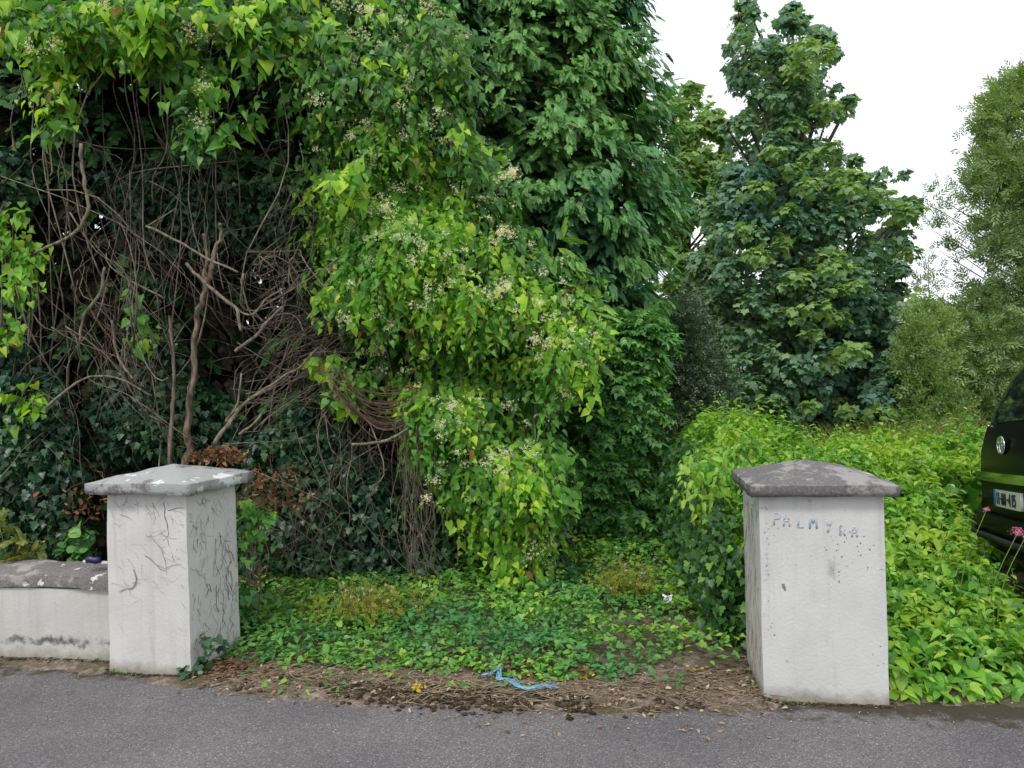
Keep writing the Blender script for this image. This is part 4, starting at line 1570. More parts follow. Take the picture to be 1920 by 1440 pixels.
st = surf(VTOP, 200, 5.9, .35, 100, .35, 4)
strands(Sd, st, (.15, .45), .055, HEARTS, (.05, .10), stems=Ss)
st = surf(VTOP, 45, 5.85, .38, 100, .2, 4)
strands(S, st, (.12, .3), .06, HEARTS, (.07, .11), stems=Ss)
fp = surf(VINE, 130, 5.86, .50, 100, .3, 3) + np.array([0, -.06, 0])
flowers(Sf, fp, 22, .034, .019)
fp = surf(VTOP, 60, 5.72, .50, 100, .3, 3)
flowers(Sf, fp, 22, .034, .019)
fq = at([730, 700, 705, 760, 870, 880, 925, 950, 940, 690, 665, 780, 655, 720, 740, 930, 820, 960, 1010, 805, 920, 720, 1000, 770, 850, 700], [395, 270, 300, 265, 505, 550, 555, 440, 340, 240, 265, 150, 600, 560, 610, 880, 900, 335, 570, 930, 855, 205, 640, 175, 760, 30], 5.45)
flowers(Sf, fq + np.array([0, -.10, 0]), 44, .036, .020)
fq = at([960, 940, 730, 880, 945], [330, 440, 395, 510, 545], 5.45)
flowers(Sf, fq + np.array([0, -.10, 0]), 70, .04, .022)
S.build('outer_leaves', M['vine'], t)
Sd.build('inner_leaves', M['vinedark'], t)
Sf.build('flowers', M['flower'], t, kind='stuff')
for _ in range(40):
    a = at(RNG.uniform(800, 960), 1095, 6.1)
    a[2] = 0.0
    b = surf(VINE, 1, 6.1, .2, 80)[0]
    Ss.tube(wander(a, b, 12, .06), .008, .003, 4)
Ss.build('stems', M['stem'], t)

# fresh feathery sprays mixed in right of the vine
t = thing('young_cypress', 'small yellow-green cypress bough leaning out at the right shoulder of the vine', 'conifer')
S, Sl = Soup(), Soup()
P, TI, NR, SZ = [], [], [], []
base = at(1000, 760, 6.6)
for (u, v, n) in [(1060, 470, 6), (1100, 530, 8), (1120, 590, 8), (1070, 560, 8), (1030, 500, 7), (1110, 640, 7), (1060, 640, 7), (1000, 470, 6), (1080, 600, 8), (1040, 440, 5)]:
    tipp = at(u, v, 5.95)
    root = base + (tipp - base) * .35 + rnd(1, .05)[0]
    Sl.tube(curve([base, root, tipp], 6), .012, .004, 4)
    o = unit(tipp - root)
    for j in range(n * 3):
        f = .35 + .65 * (j / (n * 3))
        p = root + (tipp - root) * f + RNG.normal(0, .05, 3)
        P.append(p)
        TI.append(np.array([.75, -.55, .10]) + RNG.normal(0, .38, 3) - UP * .4 * f)
        NR.append(UP + RNG.normal(0, .3, 3) + np.array([0, -.4, 0]))
        SZ.append(RNG.uniform(.14, .24))
S.scatter(FRONDS[0], np.array(P), frames(np.array(TI), np.array(NR)), np.array(SZ))
S.build('crown', M['cypress_yellow'], t)
Sl.tube([(base[0], 6.7, 0), (base[0], 6.65, 1.0), tuple(base)], .02, .012, 6)
Sl.build('trunk', M['bark'], t)

# the overhanging vine, top left
t = thing('overhanging_vine', 'heart-leaved vine with sun and shade in its leaf colours, hanging in ragged tongues over the top left of the tangle', 'climbing plant')
S, Sd, Sf, Ss = Soup(), Soup(), Soup(), Soup()
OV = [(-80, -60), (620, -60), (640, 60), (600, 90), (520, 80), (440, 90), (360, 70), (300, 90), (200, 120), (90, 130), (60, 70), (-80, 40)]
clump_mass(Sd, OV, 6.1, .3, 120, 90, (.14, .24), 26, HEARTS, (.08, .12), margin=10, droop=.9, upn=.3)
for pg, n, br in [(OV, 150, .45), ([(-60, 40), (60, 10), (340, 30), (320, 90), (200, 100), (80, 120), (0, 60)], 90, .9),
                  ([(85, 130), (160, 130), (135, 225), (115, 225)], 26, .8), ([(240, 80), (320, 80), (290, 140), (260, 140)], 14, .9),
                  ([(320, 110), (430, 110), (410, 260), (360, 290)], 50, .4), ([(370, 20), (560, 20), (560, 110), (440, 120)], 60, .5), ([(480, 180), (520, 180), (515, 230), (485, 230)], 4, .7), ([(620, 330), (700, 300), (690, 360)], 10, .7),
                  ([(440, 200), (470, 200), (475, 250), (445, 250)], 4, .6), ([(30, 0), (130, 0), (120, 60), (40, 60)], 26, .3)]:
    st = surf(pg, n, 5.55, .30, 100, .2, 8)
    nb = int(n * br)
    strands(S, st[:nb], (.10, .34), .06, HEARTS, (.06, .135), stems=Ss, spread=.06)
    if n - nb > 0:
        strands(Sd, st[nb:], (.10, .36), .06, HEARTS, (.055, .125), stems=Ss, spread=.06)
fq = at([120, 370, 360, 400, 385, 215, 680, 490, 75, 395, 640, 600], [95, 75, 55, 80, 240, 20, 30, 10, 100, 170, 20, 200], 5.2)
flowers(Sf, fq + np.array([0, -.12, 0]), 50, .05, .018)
S.build('sun_toned_leaves', M['vine'], t)  # sun and shade painted by a bright and a dark leaf colour
Sd.build('shade_toned_leaves', M['vinedark'], t)
Sf.build('flowers', M['flower'], t, kind='stuff')
for _ in range(26):
    u_ = RNG.uniform(20, 600)
    Ss.tube(wander(at(u_, RNG.uniform(0, 90), 5.6), at(u_ + RNG.uniform(-60, 60), RNG.uniform(300, 700), RNG.uniform(5.7, 6.3)), 12, .06), .004, .006, 4)
Ss.build('stems', M['stem'], t)

# scattered vine shoots lower down
for lab, pgs, mk in [('vine shoots of mid-green leaves trailing down the left edge of the picture', [([(-40, 390), (60, 390), (90, 480), (70, 560), (-40, 600)], 46), ([(-40, 560), (60, 590), (70, 640), (0, 640)], 14), ([(40, 720), (80, 720), (80, 790), (45, 790)], 8)], 'vine'),
                     ('lone bright vine sprig among the bare stems left of the flowering vine', [([(590, 670), (700, 670), (700, 740), (640, 750)], 20), ([(640, 740), (670, 740), (665, 770)], 4)], 'vine'),
                     ('small leafy shoot beside the bare upright trunk', [([(255, 560), (285, 560), (280, 640), (255, 640)], 7)], 'vine')]:
    t = thing('vine_shoots', lab, 'climbing plant')
    S, Ss = Soup(), Soup()
    for pg, n in pgs:
        strands(S, surf(pg, n, 5.75, .15, 50, .1, 9), (.10, .25), .055, HEARTS, (.07, .105), stems=Ss)
    S.build('leaves', M['vine'], t)
    c0 = surf(pgs[0][0], 1, 5.9, .1, 50)[0]
    Ss.tube(wander(at(300 if 'small' in lab else 20 if 'left edge' in lab else 640, 1000, 6.0), c0, 12, .04), .008, .004, 4)
    Ss.build('stems', M['stem'], t)

# ivy
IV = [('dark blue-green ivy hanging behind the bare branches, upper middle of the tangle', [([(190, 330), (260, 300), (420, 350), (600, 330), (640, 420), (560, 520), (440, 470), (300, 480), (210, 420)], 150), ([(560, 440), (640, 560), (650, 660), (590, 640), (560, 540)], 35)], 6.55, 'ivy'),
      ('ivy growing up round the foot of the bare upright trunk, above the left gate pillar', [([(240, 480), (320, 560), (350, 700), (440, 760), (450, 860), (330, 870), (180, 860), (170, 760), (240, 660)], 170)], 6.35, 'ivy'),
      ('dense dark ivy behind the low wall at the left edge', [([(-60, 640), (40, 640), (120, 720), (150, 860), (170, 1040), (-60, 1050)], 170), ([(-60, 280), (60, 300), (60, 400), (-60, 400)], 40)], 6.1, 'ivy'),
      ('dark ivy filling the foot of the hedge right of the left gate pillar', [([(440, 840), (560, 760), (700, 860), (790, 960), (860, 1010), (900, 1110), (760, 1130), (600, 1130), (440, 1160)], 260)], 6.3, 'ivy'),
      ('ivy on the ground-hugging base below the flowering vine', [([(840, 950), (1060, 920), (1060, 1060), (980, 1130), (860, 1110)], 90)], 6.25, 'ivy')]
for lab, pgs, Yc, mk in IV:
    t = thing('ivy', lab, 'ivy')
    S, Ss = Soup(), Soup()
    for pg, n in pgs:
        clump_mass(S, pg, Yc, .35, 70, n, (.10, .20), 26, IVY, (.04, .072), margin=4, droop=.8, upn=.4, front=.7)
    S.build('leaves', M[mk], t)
    for pg, n in pgs:
        for _ in range(10):
            b = surf(pg, 1, Yc + .1, .1, 50)[0]
            a = b.copy()
            a[2] = 0
            a[0] += RNG.normal(0, .2)
            Ss.tube(wander(a, b, 10, .05), .010, .004, 4)
    Ss.build('stems', M['stem'], t)
# ivy sprig against the pillar's entrance side
for lab, (u, v), yy, n, rad in [('bright ivy sprig growing out at the entrance side of the left gate pillar', (468, 975), 4.95, 9, .07), ('low ivy tuft at the foot of the left gate pillar', (378, 1255), 4.32, 6, .04), ('leafy weeds beside the base of the left gate pillar, entrance side', (445, 1150), 5.0, 22, .14)]:
    t = thing('ivy_sprig', lab, 'ivy')
    S, Ss = Soup(), Soup()
    c0 = at(u, v, yy)
    cc = c0 + rnd(n, rad) * np.array([.7, .7, 1.3])
    clump_mass(S, None, yy, 1, 1, 1, (.05, .09), 13, IVY, (.045, .075), centres=cc, droop=.7, upn=.7)
    S.build('leaves', M['givy'] if n != 6 else M['ivy'], t)
    for c_ in cc:
        Ss.tube(wander((c0[0], c0[1] + .05, 0), c_, 7, .05), .004, .002, 4)
    Ss.build('stems', M['stem'], t)

# bare trunk and broken branches, each its own piece of wood
def wood(name, lab, cat, lines, mat=M['stem'], group=None):
    t = thing(name, lab, cat, group=group)
    for k, (pts, Y, r0, r1) in enumerate(lines):
        S = Soup()
        pts = np.array(pts, float)
        Ys = np.linspace(Y[0], Y[1], len(pts)) if not np.isscalar(Y) else np.full(len(pts), Y)
        W = at(pts[:, 0], pts[:, 1], Ys)
        n = max(10, len(pts) * 5)
        C = curve(W, n)
        C = C + (np.stack([vnoise(C, 9, q + k) - .5 for q in (1, 2, 3)], 1)) * r0 * 2.0 + (np.stack([vnoise(C, 24, q + k) - .5 for q in (4, 5, 6)], 1)) * r0 * .9
        S.tube(C, np.linspace(r0, r1, n) * (1 + .5 * (vnoise(C, 26, 5) - .5)), None, 8)
        S.build('main_stem' if k == 0 else 'side_branch', mat, t, smooth=True)
    return t


wood('bare_trunk', 'bare reddish-brown forked trunk standing upright in the tangle behind the left gate pillar', 'tree trunk',
     [([(350, 900), (352, 800), (360, 720), (364, 650), (372, 590), (385, 530), (402, 480), (413, 430), (415, 415)], (5.85, 5.6), .029, .013), ([(378, 560), (388, 500), (386, 440)], 5.72, .019, .012)], M['trunk'])
wood('broken_stump', 'thin broken reddish stump left of the bare upright trunk', 'tree stump', [([(318, 900), (322, 760), (328, 690), (322, 620), (318, 590)], 5.8, .018, .008), ([(322, 650), (345, 612)], 5.8, .006, .004)], M['trunk'])
DB = [('curved bare branch hooking down to the left below the overhanging vine', [([(150, 270), (155, 330), (166, 385), (150, 425), (110, 455), (65, 475)], 5.45, .014, .009)]),
      ('long straight bare branch slanting down right from the ivy in the upper middle', [([(275, 425), (330, 450), (390, 485), (445, 510)], (5.5, 5.4), .009, .008), ([(275, 425), (330, 390)], 5.5, .006, .003)]),
      ('pale dead branch with a snapped drooping end, right of the upright trunk', [([(350, 495), (385, 530), (420, 560), (445, 580), (452, 620)], (5.5, 5.3), .012, .010), ([(425, 565), (470, 590), (500, 560), (535, 540)], 5.35, .007, .005)]),
      ('arched bare branch crossing left of the trunk above the left gate pillar', [([(88, 765), (140, 720), (180, 706), (230, 712), (285, 742)], (5.3, 5.5), .009, .006)]),
      ('pale leaning branch rising to the right just above the left gate pillar', [([(400, 835), (430, 790), (455, 760), (500, 725), (560, 690), (600, 650)], (5.3, 5.7), .016, .007), ([(440, 780), (425, 790), (445, 755), (452, 700)], 5.4, .010, .006), ([(450, 815), (480, 790), (497, 770)], 5.3, .010, .005)]),
      ('stout curved dead stem left of centre in the tangle, dark at its lower end', [([(195, 500), (185, 550), (160, 590), (150, 640)], 5.6, .012, .008)]),
      ('drooping dead stem between the trunk and the left edge, hooked at its tip', [([(210, 600), (215, 650), (235, 690), (250, 710)], 5.5, .010, .007)]),
      ('short thick broken branch pointing up right in the middle of the tangle', [([(440, 660), (480, 630), (505, 600), (530, 575)], 5.5, .012, .010)]),
      ('pale broken branch end sticking out left of the flowering vine', [([(660, 835), (700, 832), (740, 818), (775, 795)], (5.2, 5.5), .011, .008)])]
for lab, ln in DB:
    wood('dead_branch', lab, 'branch', ln, group='dead branches in the tangle')

# hanging root-like stems beneath the vine
t = thing('hanging_stems', 'bundle of dry brown vine stems dropping to the ground below the flowering vine', 'vine stems')
S = Soup()
for k in range(30):
    x0 = RNG.normal(768, 16)
    x1 = 770 + abs(RNG.normal(0, 32)) - 8
    yb = RNG.uniform(1000, 1130)
    pts = [(x0, 750 + RNG.uniform(-20, 30)), (x0 + RNG.normal(2, 12), 860), (x0 + RNG.normal(10, 18), 960), ((x0 + x1) / 2 + RNG.normal(5, 20), 1040), (x1 + RNG.normal(8, 24), max(yb, 1060))]
    pts = np.array(pts)
    Y = RNG.uniform(5.5, 5.8)
    S.tube(curve(at(pts[:, 0], pts[:, 1], Y), 14), RNG.uniform(.002, .0045), .0012, 4)
S.tube(curve(at(np.array([790, 800, 822, 828, 832]), np.array([1000, 1050, 1080, 1120, 1165]), 5.4), 14), .007, .004, 5)
S.build('dropping_stems', M['stem'], t)
S = Soup()
for k in range(42):
    v0 = RNG.uniform(700, 760)
    sag = RNG.uniform(20, 75)
    pts = np.array([(RNG.uniform(600, 650), v0 - RNG.uniform(0, 40)), (675, v0 + sag * .6), (715, v0 + sag), (755, v0 + sag * .9), (RNG.uniform(765, 800), v0 + sag * .45)])
    S.tube(curve(at(pts[:, 0], pts[:, 1], RNG.uniform(5.45, 5.8)), 12), RNG.uniform(.003, .006), .003, 4)
S.build('arched_stems', M['stemred'], t)

# the tangle nobody could count
S = Soup()
def tang(n, box, box2, r, amp=.10, Yr=(5.4, 6.4), sag=.06):
    for _ in range(n):
        a = at(RNG.uniform(box[0], box[2]), RNG.uniform(box[1], box[3]), RNG.uniform(*Yr))
        b = at(RNG.uniform(box2[0], box2[2]), RNG.uniform(box2[1], box2[3]), RNG.uniform(*Yr))
        c_ = wander(a, b, 12, amp, RNG.uniform(-sag, sag * 2))
        r_0 = RNG.uniform(*r) * RNG.choice([.6, 1, 1, 1.7])
        S.tube(c_, r_0, r_0 * .25, 4)
        for _f in range(RNG.integers(0, 3)):
            k_ = RNG.integers(3, 9)
            e_ = c_[k_] + (c_[k_ + 2] - c_[k_]) * 1.5 + RNG.normal(0, .16, 3)
            S.tube(wander(c_[k_], e_, 6, .08), r_0 * .6, r_0 * .15, 3)


tang(30, (0, 200, 640, 420), (60, 450, 700, 760), (.002, .005), .13)
tang(26, (180, 560, 320, 760), (120, 150, 380, 480), (.002, .006), .12)
tang(40, (440, 560, 560, 760), (560, 480, 760, 700), (.002, .005), .12)
tang(36, (420, 700, 520, 860), (560, 560, 740, 700), (.002, .0045), .10)
tang(26, (80, 500, 300, 700), (140, 760, 380, 900), (.002, .005), .08)
tang(40, (560, 740, 760, 820), (560, 880, 780, 1080), (.0015, .004), .10)
tang(34, (440, 880, 620, 1000), (480, 1000, 700, 1120), (.0015, .003), .12, (5.2, 6.0))
tang(30, (0, 560, 80, 1000), (80, 600, 200, 1000), (.002, .004), .1)
tang(26, (460, 260, 640, 420), (400, 420, 560, 560), (.002, .005), .12)
tang(14, (440, 460, 600, 520), (440, 520, 640, 620), (.003, .006), .25, (5.4, 5.9))
S.build('dead_stem_tangle', M['stem'], kind='stuff', label='tangle of thin dry stems in the shade of the hedge')
S = Soup()
tang(24, (140, 520, 260, 640), (180, 700, 340, 860), (.002, .004), .06)
tang(14, (600, 560, 760, 680), (520, 600, 640, 700), (.002, .005), .12)
S.build('red_stem_tangle', M['stemred'], kind='stuff', label='reddish dry stems woven through the hedge')

# dead orange leaves caught behind the pillar and heaped on its cap
def leafheap(name, lab, spots, mat, n, rad, size, kind=None, twigs=0):
    S = Soup()
    for c in spots:
        q = np.array(c) + rnd(n, 1) * np.array(rad)
        S.scatter(OVAL, q, frames(rnd(n) - UP * .2, rdirs(n)), RNG.uniform(size[0], size[1], n))
        for _ in range(twigs):
            a = np.array(c) + RNG.normal(0, 1, 3) * np.array(rad)
            S.tube(wander(a, a + RNG.normal(0, 1, 3) * np.array(rad) * 3, 6, .1), .003, .001, 4)
    return S


S = leafheap('', '', [at(u, v, 4.72) for u, v in [(370, 858), (385, 852), (400, 848), (418, 845), (435, 848), (450, 856), (405, 860), (430, 862), (385, 862)]], None, 34, (.022, .03, .012), (.02, .045), twigs=4)
cap_leaves = S.build('dead_leaf_heap', M['deadleaf'])
props(cap_leaves, None, 'heap of orange-brown dead leaves and twigs on the back of the left pillar cap', 'dead leaves')
S = leafheap('', '', [at(u, v, 5.35) for u, v in [(490, 910), (515, 925), (540, 900), (470, 935), (520, 950), (500, 890), (550, 940), (490, 1100), (470, 1080), (130, 930), (160, 960), (230, 930)]], None, 22, (.06, .1, .04), (.03, .055), twigs=4)
S.build('dead_foliage', M['deadleaf'], kind='stuff', label='dead rust-brown leaves caught in the hedge')


# ------------------------------------------------------------------ bramble thicket on the right
def mound_h(x, y):
    x, y = np.asarray(x, float), np.asarray(y, float)
    d = edge_d(x, y)
    prof = np.interp(d, [-.20, -.05, .35, 1.0, 1.7, 2.4, 3.2, 4.6, 5.4], [0, .10, .20, .36, .56, .80, .92, .62, .2])
    left = 1.34 + .075 * (y - 4.2)
    side = sm((x - left + .18) / .35)
    # beside the pillar the bramble climbs higher
    nearp = np.exp(-((x - 1.55) / .45) ** 2) * sm((d - .35) / .8) * (1 - sm((y - 5.6) / 1.5))
    P = np.stack(np.broadcast_arrays(x, y, 0 * x), -1)
    n = (vnoise(P, 2.0, 11) - .5) * .42 + (vnoise(P, 5.5, 12) - .5) * .30
    h = (prof + .50 * nearp + .16 * np.exp(-((x - 2.0) / .7) ** 2) * sm((d - 2) / 1)) * side * (1 + n)
    # keep clear of the car's tail
    cx = (x - 2.95) * .95 + (y - 4.9) * -.28
    h = h * np.where(y < 6.2, 1 - .72 * sm((cx + .10) / .35) * sm((y - 4.0) / .6), 1)
    return np.maximum(h, 0)


t = thing('bramble_thicket', 'bright green bramble and bindweed thicket filling the ground right of the lettered gate pillar', 'bramble')
n = 44000
x = RNG.uniform(1.15, 6.5, n)
y = RNG.uniform(3.5, 11.0, n)
# denser close by, thinner further off
keep = RNG.random(n) < np.clip(1.25 - .10 * (y - 3.5), .35, 1)
x, y = x[keep], y[keep]
h = mound_h(x, y)
# leave the pillar and car volumes free
inp = (np.abs((x - crr[0]) * axr[0] + (y - crr[1]) * axr[1]) < WR / 2 + .02) & (np.abs((x - crr[0]) * ayr[0] + (y - crr[1]) * ayr[1] + .08) < DR / 2 + .12)
lx = (x - car.location.x) * math.cos(CA) + (y - car.location.y) * math.sin(CA)
ly = -(x - car.location.x) * math.sin(CA) + (y - car.location.y) * math.cos(CA)
inc = (lx > -.03) & (lx < 4.6) & (np.abs(ly) < .95)
k = (h > .05) & ~inp & ~inc
x, y, h = x[k], y[k], h[k]
e = .05
gx = (mound_h(x + e, y) - mound_h(x - e, y)) / (2 * e)
gy = (mound_h(x, y + e) - mound_h(x, y - e)) / (2 * e)
nr = unit(np.stack([-gx, -gy, np.ones_like(gx)], 1))
dp = RNG.exponential(.07, len(x))
z = gz(x, y) + np.maximum(h - dp, .02)
P = np.stack([x, y, z], 1) + nr * 0.0
down = np.stack([-gx * .6, -gy * .6 - .35, np.full(len(x), -.25)], 1) + rnd(len(x), .55)
sz = RNG.uniform(.038, .086, len(x)) * np.clip(1.2 - .09 * (y - 3.6), .6, 1.15)
S = Soup()
low = (x < 1.34 + .075 * (y - 4.2) + .22) & (P[:, 2] < .50) & (y > 4.2)
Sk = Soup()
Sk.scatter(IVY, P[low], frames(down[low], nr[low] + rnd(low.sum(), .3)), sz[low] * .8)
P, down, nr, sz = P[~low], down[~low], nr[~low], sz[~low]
half = RNG.random(len(P)) < .55
S.scatter(TRIO, P[half], frames(down[half], nr[half] + rnd(half.sum(), .30)), sz[half])
S.scatter(HEARTS + [OVAL], P[~half], frames(down[~half], nr[~half] + rnd((~half).sum(), .35)), sz[~half])
# upright shoots above the surface
sel = RNG.choice(len(x), 900, replace=False)
Sh = Soup()
for i in sel:
    if x[i] < 1.55 + .075 * (y[i] - 4.2) and h[i] < .7:
        continue
    a = np.array([x[i], y[i], gz(x[i], y[i]) + h[i] - .1])
    L = RNG.uniform(.14, .34)
    b = a + np.array([RNG.normal(0, .06), RNG.normal(-.03, .06), L])
    Sh.tube(wander(a, b, 5, .05), .003, .0015, 4)
    if y[i] > 6.5:
        L *= .6
    m = 5
    pp = a + (b - a) * np.linspace(.4, 1.0, m)[:, None]
    ang = RNG.uniform(0, 6.28) + np.arange(m) * 2.4
    tp = np.stack([np.cos(ang), np.sin(ang), np.full(m, -.1)], 1)
    S.scatter(OVAL, pp, frames(tp, np.tile(UP, (m, 1)) + rnd(m, .15)), RNG.uniform(.06, .10, m) * np.linspace(1.1, .6, m))
# left flank beside the path, its shade put into the leaf colour
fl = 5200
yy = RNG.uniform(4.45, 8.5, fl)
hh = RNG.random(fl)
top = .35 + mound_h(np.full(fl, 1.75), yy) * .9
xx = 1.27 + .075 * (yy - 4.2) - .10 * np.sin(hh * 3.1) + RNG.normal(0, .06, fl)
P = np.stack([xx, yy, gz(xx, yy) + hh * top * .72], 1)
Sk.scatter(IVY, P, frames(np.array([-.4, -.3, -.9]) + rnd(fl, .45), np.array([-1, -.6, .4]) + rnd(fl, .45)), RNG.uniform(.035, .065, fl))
u_, v_, d_ = inside([(1285, 850), (1400, 830), (1400, 1010), (1330, 1000), (1290, 940)], 300)
st = at(u_, v_, RNG.uniform(4.9, 6.2, len(u_)))
strands(S, st, (.08, .2), .05, OVALS, (.045, .08), stems=Sh)
S.build('leaves', M['mound'], t)
Sk.build('shade_toned_leaves', M['flank'], t)
Sh.build('shoots', M['gstem'], t, kind='stuff')
# core so the thicket is not see-through: larger leaves in the darker vine colour
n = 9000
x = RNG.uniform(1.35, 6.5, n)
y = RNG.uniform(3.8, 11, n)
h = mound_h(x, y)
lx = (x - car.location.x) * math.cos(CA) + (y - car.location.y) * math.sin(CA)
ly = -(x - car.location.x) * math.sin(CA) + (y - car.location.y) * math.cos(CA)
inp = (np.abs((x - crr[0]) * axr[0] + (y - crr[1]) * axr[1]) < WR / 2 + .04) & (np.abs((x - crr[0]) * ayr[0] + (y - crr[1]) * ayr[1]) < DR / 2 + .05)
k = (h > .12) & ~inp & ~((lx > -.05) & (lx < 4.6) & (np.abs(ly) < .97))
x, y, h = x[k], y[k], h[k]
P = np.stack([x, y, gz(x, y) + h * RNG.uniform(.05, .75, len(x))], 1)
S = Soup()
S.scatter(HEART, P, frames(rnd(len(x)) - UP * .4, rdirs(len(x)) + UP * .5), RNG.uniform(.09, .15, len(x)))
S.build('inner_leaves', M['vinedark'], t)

# tall pale grass beyond the thicket
S = Soup()
n = 5200
x = RNG.uniform(3.9, 7.6, n)
y = RNG.uniform(7.4, 10.5, n)
a = RNG.uniform(0, 6.28, n)
lean = np.stack([np.cos(a) * .6, np.sin(a) * .6, np.ones(n)], 1)
BL = (np.array([(-.014, 0, 0), (.014, 0, 0), (-.010, .55, .03), (.010, .55, .03), (0, 1, .16)], float), np.array([(0, 1, 3), (0, 3, 2), (2, 3, 4)]))
S.scatter(BL, np.stack([x, y, gz(x, y)], 1), frames(lean, np.stack([-np.sin(a), np.cos(a), 0 * a], 1)), RNG.uniform(.4, 1.15, n))
S.build('tall_grass', M['grass'], kind='stuff', label='tall pale grass going to seed beyond the brambles')

# valerian with pink heads in front of the car
for lab, spots in [('small pink valerian head on a thin stalk in front of the number plate', [(1850, 955, 4.3, .6)]), ('larger pink valerian head at the right edge in front of the black bumper', [(1909, 997, 4.1, 1.15), (1926, 1000, 4.1, 1.0)])]:
    t = thing('valerian', lab, 'flower')
    S, Ss = Soup(), Soup()
    for u, v, yy, s in spots:
        c = at(u, v, yy)
        n = int(70 * s)
        S.scatter(FLORET, c + rnd(n, .011 * s) * np.array([1.2, 1.2, .8]), frames(rdirs(n), rdirs(n)), RNG.uniform(.010, .016, n))
        g = np.array([c[0] - .16, c[1] + .05, .1])
        Ss.tube(curve([g, (g + c) / 2 + np.array([-.04, 0, .03]), c], 8), .0035, .002, 5)
    S.build('flower_head', M['pink'], t)
    Ss.build('stalk', M['gstem'], t)

# ------------------------------------------------------------------ ground cover in the entrance
def cover_ok(x, y):
    d = edge_d(x, y)
    P = np.stack([x, y, 0 * x], 1)
    nn = vnoise(P, 2.5, 21)
    front = np.interp(x, [-2.2, -1.3, -.6, .2, .7, .95, 1.3], [.30, .22, .18, .16, .26, .50, .62]) + (nn - .5) * .40 + (vnoise(P, 9, 22) - .5) * .22
    return d > front - (np.random.default_rng(8).random(len(x)) < .10) * .28


n = 52000
x = RNG.uniform(-2.3, 1.75, n)
y = RNG.uniform(3.9, 10.5, n)
k = cover_ok(x, y) & (RNG.random(n) < np.clip(1.3 - .12 * (y - 4), .35, 1))
inl = (np.abs((x - cl[0]) * axl[0] + (y - cl[1]) * axl[1]) < WL / 2 + .02) & (np.abs((x - cl[0]) * ayl[0] + (y - cl[1]) * ayl[1]) < DL / 2 + .02)
d0 = edge_d(x, y)
worn = (x > .55) & (x < 1.25) & (d0 < 1.5) & (RNG.random(n) < .55) & (vnoise(np.stack([x, y, 0 * x], 1), 4, 71) > .35)
k = k & ~worn
x, y = x[k & ~inl], y[k & ~inl]
P0 = np.stack([x, y, 0 * x], 1)
d = edge_d(x, y)
hump = (.02 + .10 * vnoise(P0, 3.2, 31) + .07 * vnoise(P0, 9, 32)) * sm((d - .15) / .5) + .10 * sm((d - 1.6) / 1.5)
P = np.stack([x, y, gz(x, y) + .01 + hump * RNG.uniform(.45, 1.05, len(x))], 1)
S = Soup()
hf = RNG.random(len(x)) < .6
S.scatter(IVY, P[hf], frames(rnd(hf.sum()) * np.array([1, 1, .3]) + np.array([0, -.4, 0]), UP + rnd(hf.sum(), .38)), RNG.uniform(.026, .052, hf.sum()))
S.scatter(OVAL, P[~hf], frames(rnd((~hf).sum()) * np.array([1, 1, .35]) + np.array([0, -.2, .2]), UP + rnd((~hf).sum(), .45)), RNG.uniform(.028, .055, (~hf).sum()))
S.build('ground_ivy', M['givy'], kind='stuff', label='low ivy and weeds carpeting the unused entrance')

# low flowering herbs standing out of the carpet
for lab, (u, v), wd, nn_ in [('yellowing low herb with tiny pale pink flowers, left of the hanging stems', (700, 1160), .42, 190), ('smaller yellow-green flowering herb deeper in the entrance', (1180, 1110), .26, 110)]:
    t = thing('flowering_herb', lab, 'weed')
    g = ground(u, v + 15)
    S, Ss, Sf = Soup(), Soup(), Soup()
    for i in range(nn_):
        b = g + np.array([RNG.normal(0, wd * .45), RNG.normal(0, .12), 0])
        L = RNG.uniform(.10, .28)
        a = RNG.uniform(0, 6.28)
        tip = b + np.array([math.cos(a) * L * .5, math.sin(a) * L * .4, L])
        Ss.tube([b, (b + tip) / 2 + np.array([0, 0, .01]), tip], .0018, .001, 3)
        m = 6
        pp = b + (tip - b) * RNG.uniform(.3, 1.05, (m, 1)) + rnd(m, .018)
        S.scatter(OTWIG, pp, frames(rnd(m) + UP * .3, UP + rnd(m, .5)), RNG.uniform(.03, .055, m))
        if RNG.random() < .14:
            Sf = Soup()
            Sf.scatter(FLORET, tip[None] + np.array([[0, -.01, .015]]) + rnd(1, .004), frames(np.array([[1., 0, 0]]), np.array([[0, -1, .6]])), [.020])
            Sf.build('flower', M['palepink'], t)
    S.build('leaves', M['herb'], t)
    Ss.build('stems', M['stemred'], t)

